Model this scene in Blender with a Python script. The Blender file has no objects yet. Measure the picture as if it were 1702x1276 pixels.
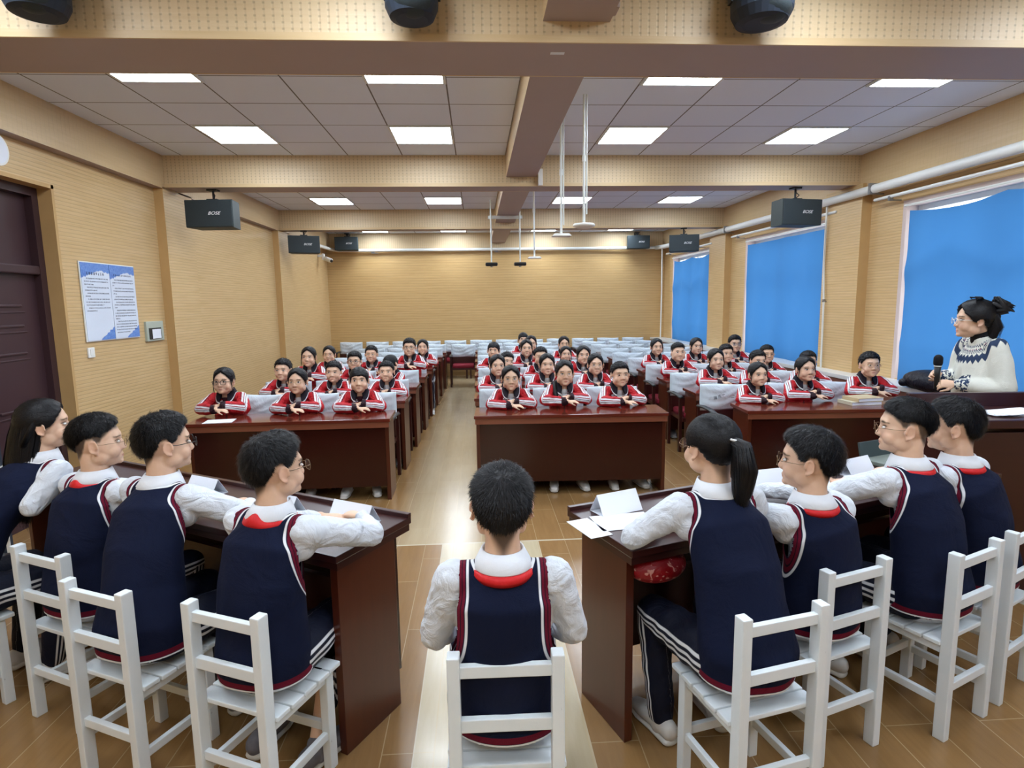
import bpy, bmesh, math, random
import numpy as np
from mathutils import Vector, Matrix
R = math.radians
PI = math.pi
scene = bpy.context.scene
COL = scene.collection

# ------------------------------------------------------------------ camera
cam_d = bpy.data.cameras.new('camera')
cam_d.sensor_fit = 'HORIZONTAL'
cam_d.sensor_width = 36.0
cam_d.lens = 985.0/1702.0*36.0
cam_d.clip_start = 0.05
cam_d.clip_end = 200
cam = bpy.data.objects.new('camera', cam_d)
COL.objects.link(cam)
PITCH, YAW, ROLL = 0.13656, 0.05768, -0.014466
_cp, _sp, _cy, _sy = math.cos(PITCH), math.sin(PITCH), math.cos(YAW), math.sin(YAW)
_f = Vector((_sy*_cp, _cy*_cp, -_sp)); _r = Vector((_cy, -_sy, 0)); _u = _r.cross(_f)
_c, _s = math.cos(ROLL), math.sin(ROLL)
_r2 = _c*_r+_s*_u; _u2 = -_s*_r+_c*_u
cam.matrix_world = Matrix(((_r2.x, _u2.x, -_f.x, 0), (_r2.y, _u2.y, -_f.y, 0), (_r2.z, _u2.z, -_f.z, 1.75), (0, 0, 0, 1)))
scene.camera = cam

# ------------------------------------------------------------------ world and exposure
scene.view_settings.view_transform = 'Standard'
scene.view_settings.look = 'None'
scene.view_settings.gamma = 1
scene.view_settings.exposure = 0.56
w = bpy.data.worlds.new('daylight'); scene.world = w; w.use_nodes = True
w.node_tree.nodes['Background'].inputs[0].default_value = (0.95, 0.97, 1.0, 1)
w.node_tree.nodes['Background'].inputs[1].default_value = 2.6
LIGHT_STRENGTH = 15.0       # ceiling light panels

# ------------------------------------------------------------------ room dimensions
XL, XR = -3.5, 4.62
YB, YN = 14.5, -2.6
H = 3.4
ZB = 3.06                   # underside of the cross beams
BEAMS = [(3.22, 3.66), (6.98, 7.28), (10.86, 11.12)]

# ------------------------------------------------------------------ helpers
def srgb(r, g, b):
    f = lambda c: ((c/255+0.055)/1.055)**2.4 if c > 10 else c/255/12.92
    return (f(r), f(g), f(b), 1)

def tag(o, label=None, cat=None, group=None, kind=None):
    if label: o['label'] = label
    if cat: o['category'] = cat
    if group: o['group'] = group
    if kind: o['kind'] = kind
    return o

def empty(name, loc=(0, 0, 0), rz=0.0, parent=None):
    o = bpy.data.objects.new(name, None); COL.objects.link(o)
    o.empty_display_size = 0.1
    o.location = loc; o.rotation_euler = (0, 0, rz)
    if parent: o.parent = parent
    return o

def copy_tree(o, parent=None):
    c = o.copy(); COL.objects.link(c); c.parent = parent
    for ch in o.children:
        copy_tree(ch, c)
    return c

class MB:
    """collects shapes, links them as ONE mesh object"""
    def __init__(s): s.v = []; s.f = []; s.m = []
    def add(s, vs, fs, mi=0):
        n = len(s.v); s.v += [tuple(v) for v in vs]
        s.f += [tuple(i+n for i in f) for f in fs]; s.m += [mi]*len(fs)
        return s
    def box(s, c, size, rot=None, mi=0, bev=0.0):
        x, y, z = size[0]/2, size[1]/2, size[2]/2
        if bev > 0:
            b = min(bev, x*.9, y*.9, z*.9)
            bm = bmesh.new(); bmesh.ops.create_cube(bm, size=1)
            for v in bm.verts: v.co = Vector((v.co.x*2*x, v.co.y*2*y, v.co.z*2*z))
            bmesh.ops.bevel(bm, geom=bm.edges[:], offset=b, segments=2, affect='EDGES', profile=0.6)
            bm.verts.index_update()
            vs = [v.co.copy() for v in bm.verts]; fs = [[v.index for v in f.verts] for f in bm.faces]; bm.free()
        else:
            vs = [Vector((a*x, b_*y, c_*z)) for a, b_, c_ in ((-1,-1,-1),(1,-1,-1),(1,1,-1),(-1,1,-1),(-1,-1,1),(1,-1,1),(1,1,1),(-1,1,1))]
            fs = [(0,3,2,1),(4,5,6,7),(0,1,5,4),(1,2,6,5),(2,3,7,6),(3,0,4,7)]
        if rot is not None: vs = [rot @ v for v in vs]
        c = Vector(c)
        return s.add([v+c for v in vs], fs, mi)
    def b2(s, lo, hi, mi=0, bev=0.0):
        lo, hi = Vector(lo), Vector(hi)
        return s.box((lo+hi)/2, hi-lo, None, mi, bev)
    def tube(s, pts, rad, n=16, side=None, mi=0, cap=True, closed=False):
        """swept tube; rad: number, or list of number / (a,b); side: direction of the a axis"""
        pts = [Vector(p) for p in pts]; k = len(pts)
        if not isinstance(rad, (list, tuple)): rad = [rad]*k
        rad = [(r, r) if not isinstance(r, (list, tuple)) else r for r in rad]
        if cap and not closed:     # rounded ends
            d0 = (pts[0]-pts[1]).normalized(); d1 = (pts[-1]-pts[-2]).normalized()
            P = []; Q = []
            for t in (1.0, .92, .7, .38):
                m = min(rad[0]); P.append(pts[0]+d0*m*t); q = math.sqrt(max(0, 1-t*t)); q = max(q, .02); Q.append((rad[0][0]*q, rad[0][1]*q))
            P += pts; Q += rad
            for t in (.38, .7, .92, 1.0):
                m = min(rad[-1]); P.append(pts[-1]+d1*m*t); q = math.sqrt(max(0, 1-t*t)); q = max(q, .02); Q.append((rad[-1][0]*q, rad[-1][1]*q))
            pts, rad = P, Q; k = len(pts)
        base = len(s.v); vs = []
        prev = None
        for i, p in enumerate(pts):
            if closed: d = pts[(i+1) % k]-pts[i-1]
            else: d = pts[min(i+1, k-1)]-pts[max(i-1, 0)]
            d = d.normalized() if d.length > 1e-9 else Vector((0, 0, 1))
            if side is not None: a = Vector(side)
            elif prev is not None: a = prev
            else: a = Vector((1, 0, 0)) if abs(d.x) < .8 else Vector((0, 1, 0))
            a = a-d*a.dot(d); a = a.normalized() if a.length > 1e-6 else d.orthogonal().normalized()
            b = d.cross(a); prev = a
            for j in range(n):
                t = 2*PI*j/n
                vs.append(p+a*(rad[i][0]*math.cos(t))+b*(rad[i][1]*math.sin(t)))
        fs = []
        for i in range(k if closed else k-1):
            i2 = (i+1) % k
            for j in range(n):
                j2 = (j+1) % n
                fs.append((i*n+j, i*n+j2, i2*n+j2, i2*n+j))
        if not closed:
            fs.append(tuple(range(n-1, -1, -1))); fs.append(tuple((k-1)*n+j for j in range(n)))
        return s.add(vs, fs, mi)
    def cyl(s, p0, p1, r, n=16, mi=0, r1=None):
        return s.tube([p0, p1], [r, r if r1 is None else r1], n, mi=mi, cap=False)
    def ell(s, c, r, rot=None, n=18, m=12, mi=0):
        c = Vector(c); vs = []; fs = []
        for i in range(1, m):
            a = PI*i/m
            for j in range(n):
                t = 2*PI*j/n
                v = Vector((r[0]*math.sin(a)*math.cos(t), r[1]*math.sin(a)*math.sin(t), r[2]*math.cos(a)))
                vs.append(v)
        vs.append(Vector((0, 0, r[2]))); vs.append(Vector((0, 0, -r[2])))
        if rot is not None: vs = [rot @ v for v in vs]
        T, B = len(vs)-2, len(vs)-1
        for i in range(m-2):
            for j in range(n):
                j2 = (j+1) % n; fs.append((i*n+j, (i+1)*n+j, (i+1)*n+j2, i*n+j2))
        for j in range(n):
            j2 = (j+1) % n; fs.append((T, j, j2)); fs.append((B, (m-2)*n+j2, (m-2)*n+j))
        return s.add([v+c for v in vs], fs, mi)
    def lathe(s, c, prof, n=32, mi=0):
        c = Vector(c); k = len(prof); vs = []; fs = []
        for r, z in prof:
            for j in range(n):
                t = 2*PI*j/n; vs.append(c+Vector((r*math.cos(t), r*math.sin(t), z)))
        for i in range(k-1):
            for j in range(n):
                j2 = (j+1) % n; fs.append((i*n+j, i*n+j2, (i+1)*n+j2, (i+1)*n+j))
        fs.append(tuple(range(n-1, -1, -1))); fs.append(tuple((k-1)*n+j for j in range(n)))
        return s.add(vs, fs, mi)
    def build(s, name, mats, parent=None, smooth=False, loc=None, rz=None):
        me = bpy.data.meshes.new(name)
        me.from_pydata(s.v, [], s.f)
        if not isinstance(mats, (list, tuple)): mats = [mats]
        for m in mats: me.materials.append(m)
        if len(mats) > 1: me.polygons.foreach_set('material_index', s.m)
        if smooth: me.polygons.foreach_set('use_smooth', [True]*len(me.polygons))
        me.update()
        o = bpy.data.objects.new(name, me); COL.objects.link(o)
        if parent: o.parent = parent
        if loc is not None: o.location = loc
        if rz is not None: o.rotation_euler = (0, 0, rz)
        return o

# ------------------------------------------------------------------ materials
class NT:
    def __init__(s, name, rough=.5, spec=.5, metal=0.0):
        s.m = bpy.data.materials.new(name); s.m.use_nodes = True
        s.t = s.m.node_tree; s.N = s.t.nodes; s.L = s.t.links
        s.b = s.N['Principled BSDF']
        s.b.inputs['Roughness'].default_value = rough
        s.b.inputs['Specular IOR Level'].default_value = spec
        s.b.inputs['Metallic'].default_value = metal
    def n(s, t, **k):
        x = s.N.new(t)
        for a, v in k.items(): setattr(x, a, v)
        return x
    def put(s, inp, v):
        if isinstance(v, bpy.types.NodeSocket): s.L.new(v, inp)
        elif isinstance(v, (tuple, list)) and len(v) == 3 and inp.type == 'RGBA': inp.default_value = (*v, 1)
        else: inp.default_value = v
    def math(s, op, a, b=0.0, c=None, clamp=False):
        x = s.n('ShaderNodeMath', operation=op, use_clamp=clamp)
        s.put(x.inputs[0], a); s.put(x.inputs[1], b)
        if c is not None: s.put(x.inputs[2], c)
        return x.outputs[0]
    def mix(s, f, a, b, mode='MIX'):
        x = s.n('ShaderNodeMix', data_type='RGBA', blend_type=mode)
        s.put(x.inputs[0], f); s.put(x.inputs[6], a); s.put(x.inputs[7], b)
        return x.outputs[2]
    def co(s, kind='Object', scale=(1, 1, 1), loc=(0, 0, 0)):
        c = s.n('ShaderNodeTexCoord'); m = s.n('ShaderNodeMapping')
        m.inputs['Scale'].default_value = scale; m.inputs['Location'].default_value = loc
        s.L.new(c.outputs[kind], m.inputs[0]); return m.outputs[0]
    def noise(s, vec, scale=5, detail=3, rough=.5, dist=0.0):
        x = s.n('ShaderNodeTexNoise'); s.L.new(vec, x.inputs['Vector'])
        x.inputs['Scale'].default_value = scale; x.inputs['Detail'].default_value = detail
        x.inputs['Roughness'].default_value = rough; x.inputs['Distortion'].default_value = dist
        return x.outputs['Fac']
    def ramp(s, f, stops):
        x = s.n('ShaderNodeValToRGB'); s.put(x.inputs[0], f)
        e = x.color_ramp.elements
        while len(e) < len(stops): e.new(.5)
        for i, (p, c) in enumerate(stops): e[i].position = p; e[i].color = c if len(c) == 4 else (*c, 1)
        return x.outputs[0]
    def attr(s, name):
        x = s.n('ShaderNodeAttribute', attribute_name=name); return x.outputs['Fac']
    def band(s, v, lo, hi, soft=.0008):
        """1 inside lo..hi"""
        a = s.n('ShaderNodeMapRange'); s.put(a.inputs[0], v); a.inputs[1].default_value = lo-soft; a.inputs[2].default_value = lo+soft
        b = s.n('ShaderNodeMapRange'); s.put(b.inputs[0], v); b.inputs[1].default_value = hi-soft; b.inputs[2].default_value = hi+soft
        b.inputs[3].default_value = 1; b.inputs[4].default_value = 0
        return s.math('MULTIPLY', a.outputs[0], b.outputs[0])
    def sep(s, vec):
        x = s.n('ShaderNodeSeparateXYZ'); s.L.new(vec, x.inputs[0]); return x.outputs
    def bump(s, h, strength=.3, dist=.01):
        x = s.n('ShaderNodeBump'); x.inputs['Strength'].default_value = strength; x.inputs['Distance'].default_value = dist
        s.put(x.inputs['Height'], h); s.L.new(x.outputs[0], s.b.inputs['Normal']); return x
    def base(s, c): s.put(s.b.inputs['Base Color'], c); return s

def simple(name, col, rough=.5, spec=.5, metal=0.0, var=.12, scale=9, bump=0.0):
    t = NT(name, rough, spec, metal)
    f = t.noise(t.co(), scale, 4, .6)
    c = tuple(col[:3])
    t.base(t.mix(f, tuple(min(1, x*(1-var)) for x in c), tuple(min(1, x*(1+var)) for x in c)))
    if bump: t.bump(t.noise(t.co(), scale*8, 3), bump, .004)
    return t.m

def emit(name, col, st):
    t = NT(name); t.base((0.9, 0.9, 0.9)); t.put(t.b.inputs['Emission Color'], tuple(col[:3])); t.b.inputs['Emission Strength'].default_value = st
    return t.m

def wood_panel(name, c1, c2, axis='Z', pitch=.032, groove=.12, perf=False, vert=False):
    """veneered acoustic board with fine grooves"""
    t = NT(name, .42, .35)
    g = t.co('Object', (1, 1, 1)); s3 = t.sep(g)
    along = t.co('Object', (.7, .7, 14) if not vert else (14, 14, .7))
    f = t.ramp(t.noise(along, 3.2, 5, .65, .3), [(.22, (0, 0, 0)), (.80, (1, 1, 1))])
    f2 = t.noise(t.co('Object', (.35, .35, 1.1)), 1.3, 2)
    c = t.mix(f, tuple(c1[:3]), tuple(c2[:3]))
    c = t.mix(t.math('MULTIPLY', f2, .22), c, tuple(x*.7 for x in c2[:3]))
    ax = {'X': s3[0], 'Y': s3[1], 'Z': s3[2]}[axis]
    fr = t.math('FRACT', t.math('DIVIDE', t.math('ADD', ax, 50.0), pitch))
    ln = t.band(fr, .40, .60, .06)
    c = t.mix(t.math('MULTIPLY', ln, groove), c, tuple(x*.25 for x in c1[:3]))
    h = t.math('MULTIPLY', ln, -1.0)
    if perf:
        fz = t.math('FRACT', t.math('DIVIDE', t.math('ADD', s3[2], 50.0), .030))
        dots = t.math('MULTIPLY', t.band(fr, .36, .64, .05), t.band(fz, .3, .62, .05))
        c = t.mix(t.math('MULTIPLY', dots, .34), c, tuple(x*.18 for x in c1[:3]))
    t.base(c); t.bump(h, .25, .003)
    return t.m

M = {}
M['wall'] = wood_panel('oak_grooved_board', srgb(220, 190, 142), srgb(198, 164, 112), groove=.24)
M['wall_back'] = wood_panel('oak_grooved_board_back', srgb(214, 180, 126), srgb(192, 156, 100), pitch=.06, groove=.20)
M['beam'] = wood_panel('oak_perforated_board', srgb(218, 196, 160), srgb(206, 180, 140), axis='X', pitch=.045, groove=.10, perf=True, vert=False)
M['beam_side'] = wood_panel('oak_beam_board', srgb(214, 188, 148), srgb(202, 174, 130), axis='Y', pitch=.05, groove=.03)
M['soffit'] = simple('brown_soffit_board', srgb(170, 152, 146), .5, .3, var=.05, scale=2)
M['pillar_edge'] = simple('orange_oak_trim', srgb(194, 158, 106), .45, .3, var=.10, scale=6)

def ceiling_mat():
    t = NT('mineral_ceiling_tiles', .8, .2)
    s3 = t.sep(t.co())
    lines = None
    for k in (0, 1):
        fr = t.math('FRACT', t.math('DIVIDE', t.math('ADD', s3[k], 60.0), .6))
        d = t.math('ABSOLUTE', t.math('SUBTRACT', fr, .5))
        l = t.math('GREATER_THAN', d, .490)
        lines = l if lines is None else t.math('MAXIMUM', lines, l)
    sp = t.noise(t.co(), 160, 2, .7)
    c = t.mix(t.math('MULTIPLY', sp, .25), srgb(230, 238, 250)[:3], srgb(214, 222, 236)[:3])
    c = t.mix(lines, c, srgb(118, 116, 114)[:3])
    t.base(c); t.bump(t.math('SUBTRACT', t.math('MULTIPLY', sp, .2), lines), .3, .004)
    return t.m
M['ceiling'] = ceiling_mat()

def floor_mat():
    t = NT('wood_look_plank_tiles', .17, .5)
    g = t.co('Object', (1, 1, 1))
    # bricks run along Y: rotate
    mp = t.n('ShaderNodeMapping'); mp.inputs['Rotation'].default_value = (0, 0, R(90)); t.L.new(g, mp.inputs[0])
    br = t.n('ShaderNodeTexBrick'); t.L.new(mp.outputs[0], br.inputs['Vector'])
    br.inputs['Scale'].default_value = 1; br.inputs['Brick Width'].default_value = .9; br.inputs['Row Height'].default_value = .205
    br.inputs['Mortar Size'].default_value = .0022; br.inputs['Mortar Smooth'].default_value = .1; br.inputs['Bias'].default_value = 0
    br.offset = .37
    br.inputs['Color1'].default_value = (0.1, .1, .1, 1); br.inputs['Color2'].default_value = (.9, .9, .9, 1); br.inputs['Mortar'].default_value = (.5, .5, .5, 1)
    tone = br.outputs['Color']
    grain = t.noise(t.co('Object', (9, .8, 1)), 3, 6, .7, .6)
    a = t.mix(grain, srgb(132, 98, 58)[:3], srgb(160, 124, 80)[:3])
    a = t.mix(t.math('MULTIPLY', tone, .30), a, srgb(104, 74, 42)[:3])
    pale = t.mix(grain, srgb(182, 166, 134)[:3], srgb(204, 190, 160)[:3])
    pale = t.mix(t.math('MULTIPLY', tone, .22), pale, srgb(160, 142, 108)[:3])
    s3 = t.sep(g)
    near = t.math('MULTIPLY', t.math('LESS_THAN', s3[1], 4.18), t.math('MULTIPLY', t.math('GREATER_THAN', s3[0], -.285), t.math('LESS_THAN', s3[0], .42)))
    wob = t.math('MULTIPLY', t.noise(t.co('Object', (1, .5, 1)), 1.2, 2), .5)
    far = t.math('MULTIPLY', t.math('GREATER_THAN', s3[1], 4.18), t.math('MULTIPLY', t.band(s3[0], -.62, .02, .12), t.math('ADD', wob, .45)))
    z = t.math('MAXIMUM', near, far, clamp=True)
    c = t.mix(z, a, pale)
    seam = t.band(s3[1], 4.17, 4.19, .001)
    sx = t.band(s3[0], -.288, -.283, .0008)
    c = t.mix(t.math('MAXIMUM', seam, t.math('MULTIPLY', sx, t.math('LESS_THAN', s3[1], 4.18))), c, srgb(196, 184, 158)[:3])
    c = t.mix(t.math('MULTIPLY', br.outputs['Fac'], .55), c, srgb(190, 168, 130)[:3])
    t.base(c)
    rr = t.math('ADD', t.math('MULTIPLY', t.noise(t.co(), 6, 3), .12), .14)
    t.put(t.b.inputs['Roughness'], rr)
    t.bump(t.math('ADD', t.math('MULTIPLY', br.outputs['Fac'], -1.0), t.math('MULTIPLY', grain, .15)), .15, .003)
    return t.m
M['floor'] = floor_mat()

def wood(name, c1, c2, rough=.22, axis=(1, 12, 12)):
    t = NT(name, rough, .5)
    f = t.noise(t.co('Object', axis), 2.2, 5, .65, .5)
    t.base(t.mix(f, tuple(c1[:3]), tuple(c2[:3])))
    t.b.inputs['Coat Weight'].default_value = .12; t.b.inputs['Coat Roughness'].default_value = .15
    return t.m
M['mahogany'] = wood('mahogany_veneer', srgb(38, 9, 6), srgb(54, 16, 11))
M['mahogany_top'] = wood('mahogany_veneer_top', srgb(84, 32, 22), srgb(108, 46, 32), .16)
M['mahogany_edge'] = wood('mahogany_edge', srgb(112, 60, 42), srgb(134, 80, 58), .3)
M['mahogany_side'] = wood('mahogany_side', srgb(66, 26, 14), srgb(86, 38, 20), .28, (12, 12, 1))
M['dark_mahogany'] = wood('dark_mahogany', srgb(46, 18, 16), srgb(60, 27, 24), .3)
M['chair_wood'] = wood('dark_red_chair_wood', srgb(48, 18, 16), srgb(66, 26, 22), .3, (10, 10, 1))
M['door'] = simple('dark_plum_door', srgb(64, 44, 48), .35, .4, var=.10, scale=3)
M['black'] = simple('black_plastic', srgb(26, 28, 30), .45, .4)
M['navy_black'] = simple('dark_navy_plastic', srgb(34, 44, 58), .6, .4)
M['grille'] = simple('speaker_grille', srgb(40, 50, 54), .6, .4, scale=60, bump=.4)
M['speaker_side'] = simple('speaker_side', srgb(60, 72, 72), .6, .4)
M['metal'] = simple('grey_metal', srgb(150, 152, 154), .35, .5, .8)
M['gold'] = simple('thin_gold_metal', srgb(196, 160, 110), .3, .5, .9)
M['white_metal'] = simple('white_painted_metal', srgb(222, 226, 222), .4, .4, var=.04)
M['white_plastic'] = simple('white_plastic', srgb(232, 232, 228), .4, .4, var=.03)
M['pipe'] = simple('white_pipe_paint', srgb(226, 228, 224), .35, .5, var=.04)
M['paper'] = simple('white_paper', srgb(232, 236, 244), .7, .2, var=.02)
M['logo'] = simple('white_logo', srgb(230, 230, 230), .5, .3, var=.01)
M['grey_ink'] = simple('grey_ink', srgb(92, 102, 112), .7, .2, var=.02)
M['dark_ink'] = simple('dark_ink', srgb(60, 70, 90), .7, .2, var=.02)
M['light'] = emit('light_panel_diffuser', (.86, .97, 1.10), LIGHT_STRENGTH)
M['sill'] = simple('white_stone_sill', srgb(214, 214, 210), .3, .5, var=.06)
M['curb'] = simple('rose_wood_front', srgb(140, 92, 74), .4, .4)
M['plaster'] = simple('pinkish_white_reveal', srgb(206, 190, 184), .7, .2, var=.04)

def chair_paint():
    t = NT('chipped_white_paint', .45, .4)
    f = t.noise(t.co('Object', (30, 30, 9)), 1.6, 5, .7)
    m = t.ramp(f, [(.70, (0, 0, 0)), (.735, (1, 1, 1))])
    g = t.noise(t.co(), 7, 3)
    c = t.mix(g, srgb(214, 224, 228)[:3], srgb(232, 236, 238)[:3])
    t.base(t.mix(t.math('MULTIPLY', t.sep(m)[0], .8), c, srgb(96, 88, 82)[:3])); t.bump(f, .2, .003)
    return t.m
M['chair_paint'] = chair_paint()

def cloth(name, col, wr=.5, scale=5, rough=.8, trans=0.0):
    t = NT(name, rough, .25)
    v = t.co('Object', (1, 1, 1))
    f = t.noise(v, scale, 4, .5, 1.2)
    f2 = t.noise(v, 260, 2)
    t.base(t.mix(f, tuple(x*.92 for x in col[:3]), tuple(min(1, x*1.05) for x in col[:3])))
    t.bump(t.math('ADD', f, t.math('MULTIPLY', f2, .04)), wr, .03)
    return t.m
M['cover'] = cloth('white_seat_cover_cloth', srgb(206, 218, 226), .4, 6)
M['cushion'] = cloth('maroon_cushion', srgb(120, 26, 40), .3)

def blind_mat():
    t = NT('blue_blind_fabric', .75, .2)
    f = t.noise(t.co('Object', (1, .5, .25)), 1.6, 3, .5, .4)
    t.base(t.mix(f, srgb(54, 110, 164)[:3], srgb(72, 128, 178)[:3]))
    t.b.inputs['Subsurface Weight'].default_value = 0
    tr = t.n('ShaderNodeBsdfTranslucent'); tr.inputs[0].default_value = srgb(62, 124, 186)
    mx = t.n('ShaderNodeMixShader'); mx.inputs[0].default_value = .35
    t.L.new(t.b.outputs[0], mx.inputs[1]); t.L.new(tr.outputs[0], mx.inputs[2])
    t.L.new(mx.outputs[0], t.N['Material Output'].inputs[0])
    t.bump(f, .3, .05)
    return t.m
M['blind'] = blind_mat()

def glass_mat(name, col=(1, 1, 1), rough=.02, fac=.12):
    t = NT(name, rough)
    tr = t.n('ShaderNodeBsdfTransparent'); tr.inputs[0].default_value = (*col, 1)
    gl = t.n('ShaderNodeBsdfGlossy'); gl.inputs['Roughness'].default_value = rough
    mx = t.n('ShaderNodeMixShader'); mx.inputs[0].default_value = fac
    t.L.new(tr.outputs[0], mx.inputs[1]); t.L.new(gl.outputs[0], mx.inputs[2]); t.L.new(mx.outputs[0], t.N['Material Output'].inputs[0])
    return t.m
M['glass'] = glass_mat('window_glass')

# ------------------------------------------------------------------ setting
def struct(name, mb, mat, **k):
    return tag(mb.build(name, mat, **k), kind='structure')

struct('floor', MB().b2((XL-.3, YN-.2, -.1), (XR+.3, YB+.2, 0)), M['floor'])
struct('wall_back', MB().b2((XL-.3, YB, 0), (XR+.3, YB+.2, H+.15)), M['wall_back'])
struct('wall_near', MB().b2((XL-.3, YN-.2, 0), (XR+.3, YN, H+.15)), M['wall'])
# left wall with a door opening
DY0, DY1, DZ = 3.72, 5.30, 2.74
wl = MB()
wl.b2((XL-.3, YN, 0), (XL, DY0, H+.15)); wl.b2((XL-.3, DY1, 0), (XL, YB, H+.15)); wl.b2((XL-.3, DY0, DZ), (XL, DY1, H+.15))
struct('wall_left', wl, M['wall'])
# right wall with three windows (and one beside the camera)
WIN = [(3.86-3.85, 6.27-3.85), (3.86, 6.27), (7.62, 10.04), (11.50, 13.84)]
WZ0, WZ1 = .86, 2.72
wr = MB(); y = YN
for a, b in WIN:
    wr.b2((XR, y, 0), (XR+.25, a, H+.15)); wr.b2((XR, a, 0), (XR+.25, b, WZ0)); wr.b2((XR, a, WZ1), (XR+.25, b, H+.15)); y = b
wr.b2((XR, y, 0), (XR+.25, YB, H+.15))
struct('wall_right', wr, M['wall'])
# ceilings, one per bay and side, each with its own tile grid origin
bays = [(YN, 3.22, 2.25), (3.66, 6.98, 5.85), (7.28, 10.86, 9.62), (11.12, YB, 13.5)]
for (a, b, gy) in bays:
    for (x0, x1, gx) in ((XL, .36, -.19), (.72, XR, .69)):
        o = struct('ceiling', MB().b2((x0-gx, a-gy-.0, 0), (x1-gx, b-gy, .12)), M['ceiling']); o.location = (gx, gy, H)
# beams
for i, (a, b) in enumerate(BEAMS):
    mb = MB().b2((XL, a, ZB), (XR, b, H+.12))
    mb.m = [1, 1, 0, 0, 0, 0]
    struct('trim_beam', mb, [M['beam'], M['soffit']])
    struct('trim_beam_lip', MB().b2((XL, a-.012, ZB-.001), (XR, a, ZB+.035)).b2((XL, b, ZB-.001), (XR, b+.012, ZB+.03)), M['beam_side'])
struct('trim_back_beam', MB().b2((XL, YB-.08, 3.05), (XR, YB, H+.12)), M['beam'])
ys = [YN]+[v for ab in BEAMS for v in ab]+[YB-.08]
for k in range(0, len(ys), 2):
    a, b = ys[k], ys[k+1]
    mb = MB().b2((.37, a, 3.165), (.715, b, H+.12)); mb.m = [1, 0, 0, 0, 0, 0]
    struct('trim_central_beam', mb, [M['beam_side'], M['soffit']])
# shallow longitudinal beams over the side walls and the pillars
for (a, b) in [(YN, 3.22), (3.66, 6.98), (7.28, 10.86), (11.12, YB-.08)]:
    mb = MB().b2((XL, a, 3.045), (XL+.10, b, H+.1)); mb.m = [1, 0, 0, 0, 0, 0]
    struct('trim_left_soffit', mb, [M['beam_side'], M['soffit']])
    mb = MB().b2((XR-.08, a, 3.0), (XR, b, H+.1)); mb.m = [1, 0, 0, 0, 0, 0]
    struct('trim_right_soffit', mb, [M['beam_side'], M['soffit']])
for yc in (3.4, 7.22, 11.05):
    w0, w1 = (yc-.30, yc+.34)
    if yc > 11: w0, w1 = 10.75, 11.42
    if 7 < yc < 8: w0, w1 = 6.93, 7.60
    mb = MB().b2((XL, w0, 0), (XL+.10, w1, ZB)); mb.m = [0, 0, 1, 0, 0, 0]
    struct('trim_left_pillar', mb, [M['wall'], M['pillar_edge']])
    v0, v1 = (w0-.08, w1-.02)
    mb = MB().b2((XR-.12, v0, 0), (XR, v1, ZB)); mb.m = [0, 0, 1, 0, 0, 0]
    struct('trim_right_pillar', mb, [M['wall'], M['pillar_edge']])
struct('baseboard_left', MB().b2((XL, DY1+.1, 0), (XL+.015, YB, .1)), M['pillar_edge'])
struct('baseboard_back', MB().b2((XL, YB-.015, 0), (XR, YB, .1)), M['pillar_edge'])

# door in the left wall
dr = empty('door_1', (XL-.17, DY1, 0)); tag(dr, kind='structure')
db = MB(); W = DY1-DY0
db.box((-.02, -W/2, 1.02), (.05, W-.1, 2.04))
for k in range(2):
    yc = -W*.27 - k*W*.46
    for zz, hh in ((1.78, .02), (1.62, .02), (1.40, .02), (.95, .02), (.6, .02)):
        db.box((.008, yc, zz), (.016, W*.22, hh), bev=.006)
        db.box((.006, yc, zz-.05), (.01, W*.26, .012), bev=.003)
db.build('leaf', M['door'], dr)
MB().box((-.02, -W/2, 2.38), (.03, W-.1, .66)).build('transom_panel', M['door'], dr)
fb = MB(); fb.box((.015, -.035, 1.37), (.09, .07, 2.74)); fb.box((.015, -W+.035, 1.37), (.09, .07, 2.74)); fb.box((.015, -W/2, 2.705), (.09, W-.14, .07)); fb.box((.02, -W/2, 2.07), (.08, W-.14, .07), bev=.01)
fb.build('door_frame', M['door'], dr)
hb = MB(); hb.cyl((0.01, -W/2+.1, 1.02), (.06, -W/2+.1, 1.02), .012); hb.tube([(.06, -W/2+.1, 1.02), (.06, -W/2+.02, 1.02)], .01); hb.build('door_handle', M['metal'], dr, True)
tj = MB(); tj.b2((XL-.19, DY1-.001, 0), (XL+.005, DY1+.03, DZ+.03)); tj.b2((XL-.19, DY0-.03, DZ-.001), (XL+.005, DY1+.03, DZ+.03)); tj.b2((XL-.19, DY0-.03, 0), (XL+.005, DY0+.001, DZ))
struct('trim_door', tj, M['pillar_edge'])

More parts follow.
